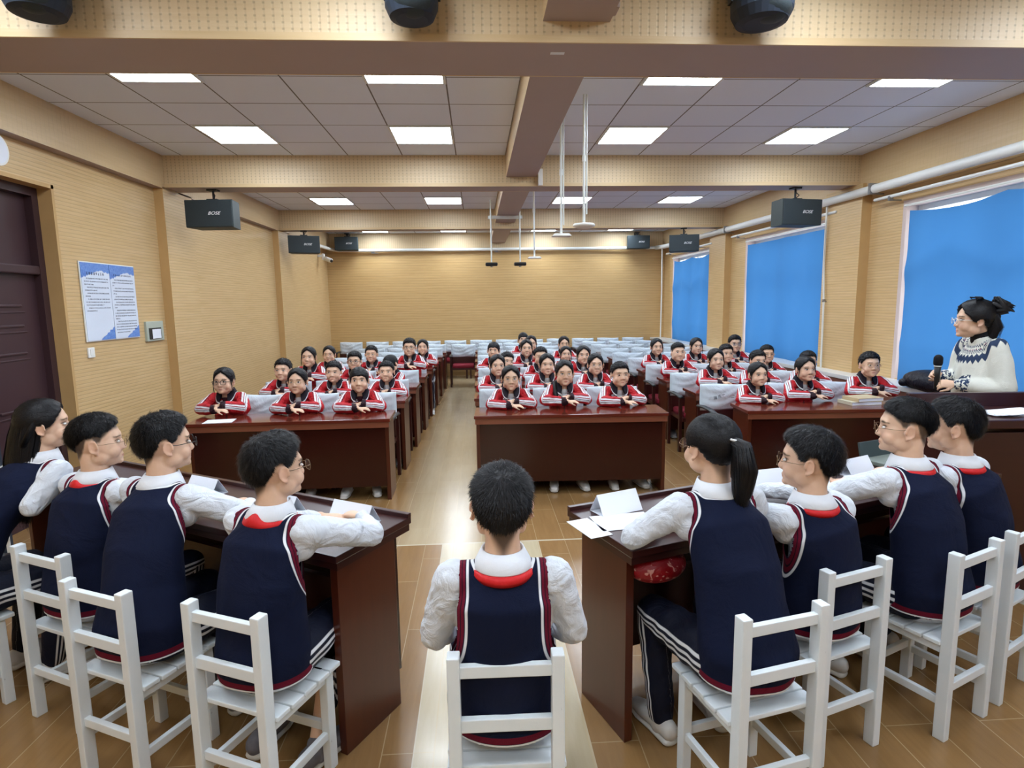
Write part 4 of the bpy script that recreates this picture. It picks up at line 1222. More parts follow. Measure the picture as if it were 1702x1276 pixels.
def person(name, label, loc, heading, P, group=None):
    """heading: clockwise from +Y (degrees).  All of P is given in the person's own frame (faces +Y)"""
    root = empty(name, loc, -R(heading)); tag(root, label, 'person', group)
    near = P.get('near', False); vox = P.get('vox', .0055); sc = P.get('hs', 1.0)
    top = Vector(P['top'])              # top of the hair
    h = Head((top.x, top.y, top.z-(.105+P.get('hairtop', .02))*sc), R(P.get('yaw', 0)), R(P.get('pitch', 0)), R(P.get('roll', 0)), sc)
    hip = Vector(P.get('hip', (0, 0, .52)))
    nb = Vector(P['neck']) if 'neck' in P else h.c+Vector((0, -.045*math.cos(R(P.get('yaw', 0))), -.150*sc)); k_ = P.get('wide', 1.0)
    sw = P.get('sw', .148)*k_; syaw = R(P.get('syaw', 0))
    sv = Vector((math.cos(syaw), -math.sin(syaw), 0))
    drop = P.get('drop', .045)
    S = {s: nb+sv*(s*sw)+Vector((0, 0, -drop)) for s in (-1, 1)}
    E = {1: Vector(P['elbR']), -1: Vector(P['elbL'])}; Wp = {1: Vector(P['wriR']), -1: Vector(P['wriL'])}
    stand = P.get('stand', False)
    K = {s: Vector((s*P.get('kneew', .12)+P.get('kneex', 0), P.get('kneey', .40), hip.z-.02)) for s in (-1, 1)}
    A = {s: Vector((s*P.get('anklew', .13)+P.get('anklex', P.get('kneex', 0)), P.get('ankley', .33), .085)) for s in (-1, 1)}
    if stand:
        K = {s: Vector((s*.085, .03, hip.z*.52)) for s in (-1, 1)}; A = {s: Vector((s*.09, 0, .085)) for s in (-1, 1)}
    HJ = {s: hip+Vector((s*.085, .03, -.01)) for s in (-1, 1)}
    back = P.get('bulge', .035)
    mid = hip.lerp(nb, .5)+Vector((0, -back, 0)); upc = hip.lerp(nb, .80)+Vector((0, -back*.9, 0))
    # ---------------- body (one continuous mesh)
    b = MB(); head_shapes(b, h, True, P.get('face', 1.0))
    b.tube([h.p(0, -.028, -.045), h.c.lerp(nb, .55)+Vector((0, -.01, 0)), nb+Vector((0, 0, -.03))], [(.048*sc, .052*sc), (.047*sc, .049*sc), (.062, .055)], 20, side=sv)
    b.tube([hip, mid, upc, nb+Vector((0, 0, -.05))], [(.12*k_, .09), (.115*k_, .085), (.125*k_, .08), (.06, .05)], 20, side=sv)
    b.tube([S[-1], S[1]], .036, 12)
    for s in (-1, 1):
        b.tube([S[s], E[s]], [.034, .027], 12); b.tube([E[s], Wp[s]], [.027, .021], 12)
        hd, hn = P['handR' if s > 0 else 'handL'][:2]; hand(b, Wp[s], hd, hn, s, P.get('curl', .3), P.get('handsc', .92))
        b.tube([HJ[s], K[s]], [.062, .046], 12); b.tube([K[s], A[s]], [.044, .030], 12); b.tube([A[s]+Vector((0, 0, -.02)), A[s]+Vector((0, .12, -.045))], [.028, .024], 10)
    b.ell(hip, (.125, .10, .085))
    V, L, F = remesh(b, vox, 2)
    V = carve_face(V, h); at = face_attrs(V, h)
    q = h.inv(V); azd = np.degrees(np.abs(np.arctan2(q[:, 0], q[:, 1]+.012))); eld = np.degrees(np.arctan2(q[:, 2]-.022, np.hypot(q[:, 0], q[:, 1]+.012)))
    line = HL['boy' if P['hair'] in ('boy', 'fade') else 'girl']; e0 = np.interp(azd, [a for a, _ in line], [c for _, c in line])
    at['stubble'] = smin(-9, 3, eld-e0)*(q[:, 2] > -.115)*(np.abs(q[:, 0]) < .0785)*(1.0 if P['hair'] in ('boy', 'fade') else .8)
    body = mesh_obj('body', V, L, F, M['skin'], root, at)
    for s in (-1, 1):
        eo = MB().ell((0, 0, 0), (.0135*sc, .0075*sc, .0052*sc if not P.get('shut') else .002), n=16, m=10).build('eye', M['eye'], body, True)
        eo.location = h.p(s*.031, .0715, .0015); eo.rotation_euler = h.R.to_euler()
    # ---------------- hair
    hm = MB(); kind = P['hair']; seed = P.get('seed', 1); dens = P.get('dens', 1.0)
    ht = P.get('hairtop', .02)
    if kind in ('boy', 'fade'):
        surf = hair_shell(hm, h, kind, ht*.85, P.get('hairside', .010), P.get('hairback', .012), seed, rough=.0011 if P.get('near') else .0022, tuft=P.get('tuft', .004))
        if dens: strands_short(hm, h, surf, int(15000*dens), .024, seed, .32, .0014)
    else:
        surf = hair_shell(hm, h, 'bangs' if kind == 'bob' else 'girl', ht*.8, P.get('hairside', .008), .010, seed, rough=.0007)
        tie = P.get('tie', (0, -.125, .03))
        if dens: strands_to(hm, h, surf, tie, int(2600*dens), seed)
    hair = hm.build('hair', M['hair'], root, True)
    if kind == 'pony':
        pm = MB(); tx = P.get('tail', [(0, -.095, .040), (.004, -.135, .030), (.010, -.145, -.05), (.015, -.135, -.13), (.012, -.125, -.185)])
        lock(pm, [h.p(*t) for t in tx], [.018, .032, .042, .032, .010], int(500*dens), seed, width=.0018)
        pm.build('ponytail', M['hair'], hair, True)
        MB().tube([h.p(.013*math.cos(a), -.118, .034+.013*math.sin(a)) for a in [2*PI*j/12 for j in range(12)]], .004, 8, closed=True).build('hair_tie', M['black'], hair, True)
    if kind == 'low_pony':
        pm = MB(); lock(pm, [h.p(.02*P.get('ps', 1), -.085, -.05), h.p(.075*P.get('ps', 1), -.05, -.09), h.p(.085*P.get('ps', 1), .02, -.17), h.p(.07*P.get('ps', 1), .045, -.26)], [.018, .026, .024, .008], int(160*dens), seed)
        pm.build('ponytail', M['hair'], hair, True)
    if kind == 'bun' or kind == 'tied':
        MB().ell(h.p(0, -.11, .02), (.03, .026, .03)).build('hair_bun', M['hair'], hair, True)
        if P.get('strands_loose'):
            for s in (-1, 1): pm = MB(); lock(pm, [h.p(s*.066, .035, .03), h.p(s*.077, .03, -.03), h.p(s*.078, .02, -.09)], [.004, .004, .001], 12, seed); pm.build('loose_lock', M['hair'], hair, True)
    if kind == 'long':
        pm = MB(); g = [h.p(0, -.045, .045), h.p(0, -.075, -.04)]; g += [g[1]+Vector(q) for q in ((-.01, -.03, -.12), (-.02, -.05, -.26), (-.02, -.05, -.38))]
        pm.tube(g, P['fallr'], 20, side=sv)
        lock(pm, g, P['fallr'], 1200, seed, 1.0, .002); pm.build('hair_fall', M['hair'], hair, True)
        for s in (-1, 1):
            pm = MB(); lock(pm, [h.p(s*.062, -.01, .07), h.p(s*.080, -.04, .0), h.p(s*.075, -.075, -.07), Vector(g[1])+sv*(s*.06)], [.010, .014, .016, .02], 90, seed+s); pm.build('side_lock', M['hair'], hair, True)
    # ---------------- clothes
    outfit = P['outfit']; cvox = P.get('cvox', .0065)
    def sleeve(mb, r0, r1, r2, end=.0):
        for s in (-1, 1):
            m1 = S[s].lerp(E[s], .5)
            mb.tube([S[s], m1, E[s]], [r0, (r0+r1)/2*1.02, r1], 16)
            w_ = E[s].lerp(Wp[s], 1-end)
            mb.tube([E[s], E[s].lerp(w_, .5), w_], [r1, (r1+r2)/2*1.06, r2], 16)
    if outfit == 'vest':
        zt = nb+Vector((0, 0, -.035)); SD = {s: S[s]+Vector((0, .0, -.085))*1.0 for s in (-1, 1)}
        vr = .078
        c = MB(); c.tube([hip+Vector((0, 0, -.02)), hip.lerp(nb, .3)+Vector((0, -back*.7, 0)), mid+Vector((0, 0, .03)), upc, zt], [(.150*k_, .112), (.140*k_, .102), (.140*k_, .100), (.138*k_, .086), (.078, .056)], 24, side=sv)
        c.tube([S[-1]*.94+S[1]*.06, S[1]*.94+S[-1]*.06], .045, 14)
        sleeve(c, .060, .047, .030, .06)
        for s in (-1, 1): c.tube([S[s]+Vector((0, 0, -.01)), S[s].lerp(mid, .30)+sv*(s*.025)+Vector((0, .02, 0))], [.050, .050], 14)
        V, L, F = remesh(c, cvox, 4); N = normals(V, L, F)
        dA = np.minimum(*[seg_dist(V, E[s], S[s])[0] for s in (-1, 1)]); dB = np.minimum(*[seg_dist(V, E[s], Wp[s])[0] for s in (-1, 1)])
        am = np.exp(-(np.minimum(dA, dB)/.06)**2)
        V += N*(wrinkle(V, .0040, 62, seed)*am-np.abs(wrinkle(V, .0034, 95, seed+9))*am)[:, None]
        mesh_obj('shirt', V, L, F, M['shirt'], root)
        # vest
        c = MB(); g = .006
        c.tube([hip+Vector((0, .0, -.055)), hip+Vector((0, -.01, .04)), hip.lerp(nb, .32)+Vector((0, -back*.8, 0)), mid+Vector((0, 0, .03)), upc, zt+Vector((0, 0, .012))], [(.176*k_, .146), (.180*k_, .143), (.165*k_, .122), (.160*k_, .114), (.158*k_, .102), (.092, .072)], 28, side=sv)
        c.tube([S[-1]*.93+S[1]*.07, S[1]*.93+S[-1]*.07], .056, 16)
        V, L, F = remesh(c, cvox, 7); N = normals(V, L, F)
        V += N*(wrinkle(V, .0035, 22, seed+3)*smin(.0, .25, np.abs(V[:, 2]-nb.z)))[:, None]
        # armholes: tall ellipses on each side, seen along the shoulder axis
        ctrs = {s: S[s]+sv*(s*.01)+Vector((0, P.get('ahy', .035), P.get('ahz', -.065))) for s in (-1, 1)}
        Y_ = np.array([-sv.y, sv.x, 0]) if False else np.array([math.sin(syaw), math.cos(syaw), 0]); X_ = np.array(sv)
        ad = np.full(len(V), 9.0)
        ry, rz = P.get('ahr', (.092, .170))
        for s in (-1, 1):
            rel = V-np.array(ctrs[s]); yy = rel@Y_; zz = rel[:, 2]; xx = (rel@X_)*s
            yy = yy+.25*(zz)*P.get('tilt', .3)
            ang = np.sqrt((yy/ry)**2+(zz/rz)**2)+1e-6
            dist = (ang-1)*np.sqrt(yy**2+zz**2)/ang
            pl = -.028-xx; mx = np.maximum(dist, pl); kk = np.clip(.05-np.abs(dist-pl), 0, 1); dist = mx+kk*kk/(4*.05)
            ad = np.minimum(ad, dist)
        nd = seg_dist(V, nb+Vector((0, .012, -.05)), nb+Vector((0, -.0, .10)))[0]-.064-P.get('nk', 0)
        fr = V-np.array(nb); fy = fr@Y_; vv = np.maximum(np.abs(fr@X_)-(.05+.45*(fr[:, 2]+.0)), -.02)
        nd = np.where((fy > .02), np.minimum(nd, np.where(fr[:, 2] > -.16, vv+.0, 9)), nd)
        hz = hip.z-.052+P.get('hem', 0)
        hd = V[:, 2]-hz
        keep = (ad > 0) & (nd > 0) & (hd > 0)
        mesh_obj('knit_vest', V, L, F, M['vest'], root, dict(armd=ad, neckd=nd, hemd=hd), keep=keep)
        # raised piping at the armholes is part of the knit; shirt collar
        cb = MB(); vs = []; fs = []; n = 40; prof = P.get('collar', [(.070, -.012), (.058, .044), (.063, .045), (.088, .000), (.085, -.005)])
        axis = (h.c+Vector((0, -.02, -.06))-nb).normalized()
        for j in range(n+1):
            ph = R(-150)+R(300)*j/n; dr = Vector((math.sin(ph), -math.cos(ph), 0)); dr = Vector((dr.x*sv.x-dr.y*sv.y*-1*0+dr.x*0, dr.y, 0)) if False else (Matrix.Rotation(-syaw, 3, 'Z') @ dr)
            fdrop = smin(np.array([90]), np.array([150]), np.array([abs(math.degrees(ph))]))[0]
            for i, (r, z) in enumerate(prof):
                zz = z-(.035*fdrop if i >= 3 else 0); rr = r+(.012*fdrop if i >= 3 else 0)
                vs.append(nb+dr*rr+axis*zz+Vector((0, 0, .003)))
        k = len(prof)
        for j in range(n):
            for i in range(k): i2 = (i+1) % k; fs.append((j*k+i, j*k+i2, (j+1)*k+i2, (j+1)*k+i))
        cb.add(vs, fs); cb.build('shirt_collar', M['collar_w'], root, True)
        if P.get('scarf'):
            sb = MB(); vs = []; fs = []; n = 36; k = 4
            for j in range(n+1):
                ph = R(-120)+R(240)*j/n; dr = Matrix.Rotation(-syaw+R(P.get('scarfrot', 0)), 3, 'Z') @ Vector((math.sin(ph), -math.cos(ph), 0))
                w_ = max(0, math.cos(ph*.75)); pk = P.get('scarfpeak', 0)*math.exp(-(ph/.35)**2)
                lo = -.020-.012*w_; hi = -.001+pk
                for r, z in ((.087, lo), (.0945, (lo+hi)/2), (.0905-.25*pk, hi), (.076-.2*pk, hi-.004)):
                    vs.append(nb+dr*r+axis*z)
            for j in range(n):
                for i in range(k): i2 = (i+1) % k; fs.append((j*k+i, j*k+i2, (j+1)*k+i2, (j+1)*k+i))
            sb.add(vs, fs); sb.build('red_scarf', M['scarf'], root, True)
    elif outfit == 'track':
        zt = nb+Vector((0, 0, -.02))
        c = MB(); c.tube([hip+Vector((0, 0, -.03)), hip.lerp(nb, .3), mid, upc, zt], [(.150*k_, .120), (.145*k_, .112), (.140*k_, .110), (.132*k_, .096), (.074, .062)], 24, side=sv)
        c.tube([S[-1], S[1]], .048, 14); sleeve(c, .052, .053, .040, .10)
        V, L, F = remesh(c, cvox, 4); N = normals(V, L, F)
        V += N*(wrinkle(V, .003, 55, seed))[:, None]
        sd = np.full(len(V), 9.0); cuff = np.zeros(len(V)); best = np.full(len(V), 9.0)
        tor = seg_dist(V, mid, zt)[0]/ .135
        for s in (-1, 1):
            up_o = np.array((sv*s*.75+Vector((0, .62, .12))).normalized()); fo_o = np.array(Vector((0, .95, .15)).normalized())
            sA, sB = np.array(S[s]), np.array(E[s])
            for (A_, B_, o_, o2, isf) in ((S[s], E[s], up_o, (up_o+fo_o), 0), (E[s], Wp[s], fo_o, fo_o, 1)):
                d_, t_, P_ = seg_dist(V, A_, B_)
                dr = (np.array(B_)-np.array(A_)); dr /= np.linalg.norm(dr)
                o1 = np.array(o_, float); o1 /= np.linalg.norm(o1); o2 = np.array(o2, float); o2 /= np.linalg.norm(o2)
                oo = o1*(1-t_)[:, None]+o2*t_[:, None]; oo = oo-(oo@dr)[:, None]*dr; oo /= np.maximum(np.linalg.norm(oo, axis=1), 1e-6)[:, None]
                sdv = np.cross(dr, oo)*s; rel = V-P_; across = np.sum(rel*sdv, 1); out = np.sum(rel*oo, 1)
                ang = np.arctan2(across, out); dist = ang*.055
                ok = (d_ < best) & (d_ < .082)
                sd = np.where(ok, dist, sd); best = np.where(ok, d_, best)
                if isf: cuff = np.where(ok & (t_ > .80) & (t_ <= 1), 1.0, cuff)
        fr = V-np.array(nb); front = (fr[:, 1] > -.02) & (best > .066) & (np.abs(fr[:, 0]) < .115) & (np.abs(fr[:, 0]) > .016)
        cd = np.where(front, fr[:, 2]+.088+.40*np.abs(fr[:, 0]), 9.0)
        zipm = ((np.abs(fr[:, 0]) < .006) & (fr[:, 1] > 0)).astype(float)*.0+smin(.007, .004, np.abs(fr[:, 0]))*(fr[:, 1] > 0)*(best > .06)
        sd = np.where(tor*0+best < .085, sd, 9.0)
        vv = np.abs(fr[:, 0])-(fr[:, 2]+P.get('vee', .125))*.42
        keep = ~((vv < 0) & (fr[:, 1] > .0) & (fr[:, 2] < .02)) & (seg_dist(V, nb+Vector((0, .01, -.03)), nb+Vector((0, .01, .1)))[0] > .056)
        mesh_obj('track_jacket', V, L, F, M['jacket'], root, dict(sleeved=sd, chestd=cd, cuffm=cuff, zipm=zipm), keep=keep)
        c = MB(); c.tube([mid, upc+Vector((0, .008, .02)), nb+Vector((0, .0, -.062))], [(.12, .092), (.12, .092), (.058, .056)], 20, side=sv)
        c.build('undershirt', M[P.get('under', 'tshirt')], root, True)
        # collar
        vs = []; fs = []; ed = []; n = 48
        for j in range(n+1):
            ph = R(-158)+R(316)*j/n; dr = Vector((math.sin(ph), -math.cos(ph), 0)); a = abs(math.degrees(ph)); q_ = float(smin(np.array([95.]), np.array([158.]), np.array([a]))[0])
            prof = [(.058+.004*q_, .034-.045*q_, 0), (.066, .040-.050*q_, .1), (.086+.020*q_, .004-.075*q_, .7), (.092+.026*q_, -.008-.088*q_, 1.0), (.086+.022*q_, -.010-.088*q_, 1.0), (.062, .020-.055*q_, 0)]
            for r, z, e_ in prof: vs.append(tuple(nb+dr*r+Vector((0, .0+.004*q_, z)))); ed.append(e_)
        k = 6
        for j in range(n):
            for i in range(k): i2 = (i+1) % k; fs.append((j*k+i, (j+1)*k+i, (j+1)*k+i2, j*k+i2))
        cbm = MB().add(vs, fs).build('jacket_collar', M['tcollar'], root, True)
        a_ = cbm.data.attributes.new('edge', 'FLOAT', 'POINT'); a_.data.foreach_set('value', ed)
    elif outfit == 'sweater':
        zt = nb+Vector((0, 0, -.03))
        c = MB(); c.tube([hip+Vector((0, 0, -.05)), hip.lerp(nb, .3), mid, upc, zt], [(.175, .150), (.178, .145), (.180, .140), (.165, .120), (.088, .075)], 24, side=sv)
        c.tube([S[-1], S[1]], .056, 14); sleeve(c, .066, .064, .040, .08)
        V, L, F = remesh(c, cvox, 6); N = normals(V, L, F); V += N*(wrinkle(V, .005, 32, seed))[:, None]
        nd = np.linalg.norm((V-np.array(nb+Vector((0, 0, .02))))*V3(1, 1, .9), axis=1); an = np.arctan2(V[:, 0]-nb.x, -(V[:, 1]-nb.y))/(2*np.pi)*3
        cf = np.zeros(len(V))
        for s in (-1, 1):
            d_, t_, _ = seg_dist(V, E[s], Wp[s]); cf = np.maximum(cf, ((t_ > .72) & (d_ < .07)).astype(float))
        keep = seg_dist(V, nb+Vector((0, .01, -.03)), nb+Vector((0, .01, .1)))[0] > .050
        mesh_obj('sweater', V, L, F, M['sweater'], root, dict(yoked=nd, yokea=an, cuffm=cf), keep=keep)
        c = MB(); c.tube([nb+Vector((0, .004, -.04)), nb.lerp(h.c, .25)+Vector((0, -.004, 0)), nb.lerp(h.c, .42)+Vector((0, -.006, 0))], [(.066, .062), (.060, .058), (.057, .056)], 24, cap=False); c.build('turtleneck', M['turtle'], root, True)
    # trousers
    c = MB()
    for s in (-1, 1):
        c.tube([HJ[s]+Vector((0, -.01, 0)), HJ[s].lerp(K[s], .5), K[s]], [.092*k_, .084, .068], 16); c.tube([K[s], K[s].lerp(A[s], .5), A[s]+Vector((0, 0, .015))], [.068, .060, .052], 16)
    c.ell(hip+Vector((0, -.01, -.005)), (.165*k_, .135, .100)); 
    V, L, F = remesh(c, max(cvox, .007), 4); N = normals(V, L, F); V += N*(wrinkle(V, .003, 50, seed+5))[:, None]
    if not stand: V[:, 2] = np.maximum(V[:, 2], np.where(V[:, 1] < .22, hip.z-.105, -9))
    ld = np.full(len(V), 9.0); best = np.full(len(V), 9.0)
    for s in (-1, 1):
        for A_, B_ in ((HJ[s], K[s]), (K[s], A[s])):
            d_, t_, P_ = seg_dist(V, A_, B_); rel = V-P_; o = V3(s, 0, 0); dr = np.array(B_-A_); dr /= np.linalg.norm(dr); sd_ = np.cross(dr, o); ang = np.arctan2(rel@sd_, rel@o)
            ok = (d_ < best) & (rel@o > -.01); ld = np.where(ok, ang*.07, ld); best = np.where(d_ < best, d_, best)
    ld = np.where(ld > 8, .5, ld)
    mesh_obj('trousers', V, L, F, M['trousers'] if outfit != 'sweater' else M['black'], root, dict(legd=ld))
    for s in (-1, 1): shoes(root, A[s], (s*.12, 1), P.get('shoes', (M['shoe_white'], M['rubber'])), P.get('shoesize', 1.0))
    if P.get('glasses'):
        gm, rnd, rr = P['glasses']; glasses(root, h, gm, rnd, thick=rr)
    if P.get('clip'):
        m = MB(); m.tube([h.p(-.022, -.114, .050), h.p(-.006, -.124, .045), h.p(.004, -.126, .036)], [.004, .005, .003], 8); m.build('hair_clip', M['logo'], root, True)
    return root, h, nb
# ------------------------------------------------------------------ the nine in vests
def near_person(key, label, chair, top, yaw, **kw):
    x, y, hd = CH[chair]; f = fwd(hd); base = Vector((x, y, 0))+f*kw.pop('off', .165)
    Rm = Matrix.Rotation(R(hd), 3, 'Z')
    lt = Rm @ (Vector(top)-base); lt = Vector((lt.x, lt.y, top[2]))
    P = dict(outfit='vest', near=True, hs=1.07, vox=.0048, cvox=.0062, top=lt, yaw=yaw-hd, hip=(0, 0, .515), hair='boy', hairtop=.020, hairside=.008, hairback=.012, seed=hash(key) % 97 if False else sum(map(ord, key)),
             elbR=(.245, .27, .885), elbL=(-.245, .27, .885), wriR=(.05, .42, .875), wriL=(-.05, .40, .880),
             handR=((-1, .25, .0), (0, 0, 1)), handL=((1, .25, 0), (0, 0, 1)), kneew=.13)
    P.update(kw)
    return person('person', label, base, hd, P)
M['gold2'] = simple('dull_brown_gold_metal', srgb(120, 98, 72), .35, .4, .6)
GOLD, DARKF = M['gold2'], M['black']
near_person('c', 'child seen from behind in the centre aisle, short black hair, navy vest', 'C', (.062, 1.70, 1.285), 0, elbR=(.212, -.02, .755), elbL=(-.212, -.02, .755), wriR=(.12, .21, .66), wriL=(-.12, .21, .66),
            handR=((-.4, 1, -.2), (0, .2, 1)), handL=((.4, 1, -.2), (0, .2, 1)), scarf=True, tilt=0, ahy=.0, shoes=(M['shoe_white'], M['rubber']))
near_person('l4', 'boy in navy vest nearest on the left, thin-rimmed glasses, red scarf', 'L4', (-.735, 2.13, 1.305), 48, scarf=True, scarfpeak=.03, glasses=(GOLD, False, .0011), tuft=.010,
            elbR=(.29, .27, .90), wriR=(.12, .44, .885), kneex=-.09, kneey=.36, ankley=.13, anklex=-.04, shoes=(M['shoe_grey'], M['rubber']))
near_person('l3', 'boy in navy vest with black-rimmed glasses, third from the left', 'L3', (-1.29, 2.47, 1.33), 52, glasses=(DARKF, False, .0014), tuft=.008, wide=1.05,
            elbR=(.28, .30, .90), wriR=(.10, .46, .885), shoes=(M['shoe_grey'], M['rubber']))
near_person('l2', 'round-cheeked boy with gold glasses and red scarf, second from left', 'L2', (-1.70, 2.70, 1.292), 66, scarf=True, scarfpeak=.02, glasses=(GOLD, True, .0009), hair='fade', hairtop=.020, face=1.1, wide=1.05, elbR=(.27, .26, .90))
g1h = None
_r = near_person('l1', 'girl with long black hair at the left edge in a navy vest', 'L1', (-2.06, 2.90, 1.335), 62, hair='long', hairtop=.016, hairside=.010,
            fallr=[(.080, .060), (.090, .055), (.10, .045), (.095, .030), (.06, .010)], wide=.95)
near_person('r1', 'girl with a ponytail and white hair clip, near right desk', 'R1', (.855, 2.10, 1.338), -22, hair='pony', hairtop=.014, hairside=.012, clip=True, glasses=(GOLD, True, .0009), elbL=(-.30, .27, .885), wriL=(-.12, .43, .88), shoes=(M['shoe_white'], M['rubber']), wide=1.0)
near_person('r2', 'boy in navy vest right of the ponytailed girl, thin glasses', 'R2', (1.27, 2.17, 1.265), -58, scarf=True, glasses=(GOLD, True, .0009), tuft=.006, hairtop=.024, hairside=.013, hairback=.020, elbL=(-.28, .29, .885), wriL=(-.06, .44, .88))
near_person('r3', 'boy with shaved sides and round gold glasses, right side', 'R3', (1.825, 2.40, 1.325), -62, scarf=True, hair='fade', hairtop=.018, glasses=(GOLD, True, .0010), face=1.06, wide=1.05, elbL=(-.29, .29, .90), wriL=(-.08, .46, .885))
near_person('r4', 'child in navy vest at the right edge before the lectern', 'R4', (2.13, 2.50, 1.305), -52, scarf=True, hairtop=.024, hairside=.012, tuft=.010)

# ------------------------------------------------------------------ the woman with the microphone
tp = dict(outfit='sweater', stand=True, vox=.0048, cvox=.0065, top=(.0, .07, 1.735), yaw=14, face=.94, hip=(0, 0, .93), neck=(0.0, .0, 1.455), hair='tied', hairtop=.026, hairside=.024, seed=11, sw=.148, drop=.04, bulge=.0,
          elbR=(.20, .03, 1.17), elbL=(-.21, -.03, 1.15), wriR=(.06, .205, 1.20), wriL=(-.07, .185, 1.165), handR=((-.2, .9, .35), (.8, .1, .3)), handL=((.35, .95, .0), (-.75, .1, .55)), curl=.62, glasses=(M['white_metal'], True, .0014), handsc=.95, hs=1.12)
tr, th, tnb = person('person', 'woman standing with a microphone in a cream patterned sweater', (3.40, 3.80, 0), -80, tp)
hair = [o for o in tr.children if o.name.startswith('hair')][0]
m = MB(); rn_ = random.Random(5)
for k in range(14):
    a = rn_.uniform(-.7, .7); m.tube([th.p(a*.05, -.085, .03+k*.005), th.p(a*.11, -.130-rn_.random()*.035, .04+rn_.random()*.07), th.p(a*.07, -.10, .10+rn_.random()*.035)], [.020, .026, .008], 10)
lock(m, [th.p(0, -.07, .02), th.p(0, -.095, -.04), th.p(0, -.085, -.10)], [(.080, .045), (.085, .045), (.065, .03)], 320, 4)
m.build('messy_bun', M['hair'], hair, True)
m = MB()
for s in (-1, 1): m.tube([th.p(0, -.045, .115), th.p(s*.03, -.02, .135), th.p(s*.05, .01, .135), th.p(s*.03, .0, .118)], [(.006, .004), (.014, .005), (.016, .005), (.005, .003)], 10)
m.ell(th.p(0, -.042, .117), (.010, .010, .010)); m.build('hair_bow', M['turtle'], hair, True)
# microphone held in the hands (own thing)
hf = Matrix.Rotation(R(80), 3, 'Z')
mc_l = Vector((-.005, .270, 1.215)); mcw = Vector((3.40, 3.80, 0))+hf @ mc_l
mc = empty('microphone', mcw); tag(mc, 'black handheld microphone upright in the woman\'s hands', 'microphone')
MB().tube([(0, 0, -.09), (0, 0, .0), (0, 0, .06)], [.014, .017, .021], 16, cap=False).build('handle', M['black'], mc, True)
MB().tube([(0, 0, .085), (0, 0, .115)], [.028, .028], 18).build('foam_head', M['turtle'], mc, True)
MB().tube([(0, 0, .060), (0, 0, .068)], [.023, .023], 18, cap=False).build('light_ring', M['white_metal'], mc, True)

# ------------------------------------------------------------------ the audience in red jackets
def base_track(**k):
    P = dict(outfit='track', vox=.0062, cvox=.0075, hip=(0, 0, .545), top=(0, .13, 1.18), neck=(0, .075, .938), hair='boy', hairtop=.018, hairside=.008, hairback=.010, dens=.12, hs=1.09, handsc=.82, drop=.052,
             elbR=(.200, .205, .804), elbL=(-.200, .205, .804), wriR=(.0, .335, .812), wriL=(-.015, .285, .845), handR=((-1, .12, -.02), (0, .25, 1)), handL=((1, .05, -.1), (0, .3, 1)), sw=.122, bulge=.02, curl=.22, pitch=2)
    P.update(k); return P
protos = {
 'girl_tied': dict(hair='tied', hairtop=.018, strands_loose=True, seed=21),
 'girl_glasses': dict(hair='tied', hairtop=.019, glasses=(M['black'], False, .0022), seed=22, face=1.08, under='tshirt_dark', wide=1.06, strands_loose=True),
 'girl_thin_glasses': dict(hair='tied', hairtop=.019, glasses=(M['gold'], True, .0013), seed=23),
 'girl_pony': dict(hair='low_pony', ps=1, hairtop=.018, glasses=(M['gold'], True, .0013), seed=24, under='tshirt'),
 'girl_bob': dict(hair='bob', hairtop=.014, seed=25, under='tshirt_dark', face=1.04),
 'boy': dict(hair='boy', seed=26, hairtop=.018),
 'boy_white': dict(hair='boy', seed=27, hairtop=.015, under='tshirt', vee=.16, face=.97),
 'boy_glasses': dict(hair='boy', seed=28, glasses=(M['black'], False, .0016), hairtop=.020),
 'boy_round': dict(hair='fade', seed=29, face=1.14, wide=1.1, under='tshirt_dark', hairtop=.014),
 'boy_lean': dict(hair='boy', seed=33, hairtop=.02, roll=-12, elbR=(.175, .25, .812), wriR=(.115, .19, .955), handR=((-.25, -.3, .9), (.9, .2, .2)), curl=.5),
 'girl_lean': dict(hair='bob', seed=34, pitch=-16, roll=10),
 'boy_thin_glasses': dict(hair='boy', seed=30, glasses=(M['gold'], True, .0013), hairtop=.016),
}
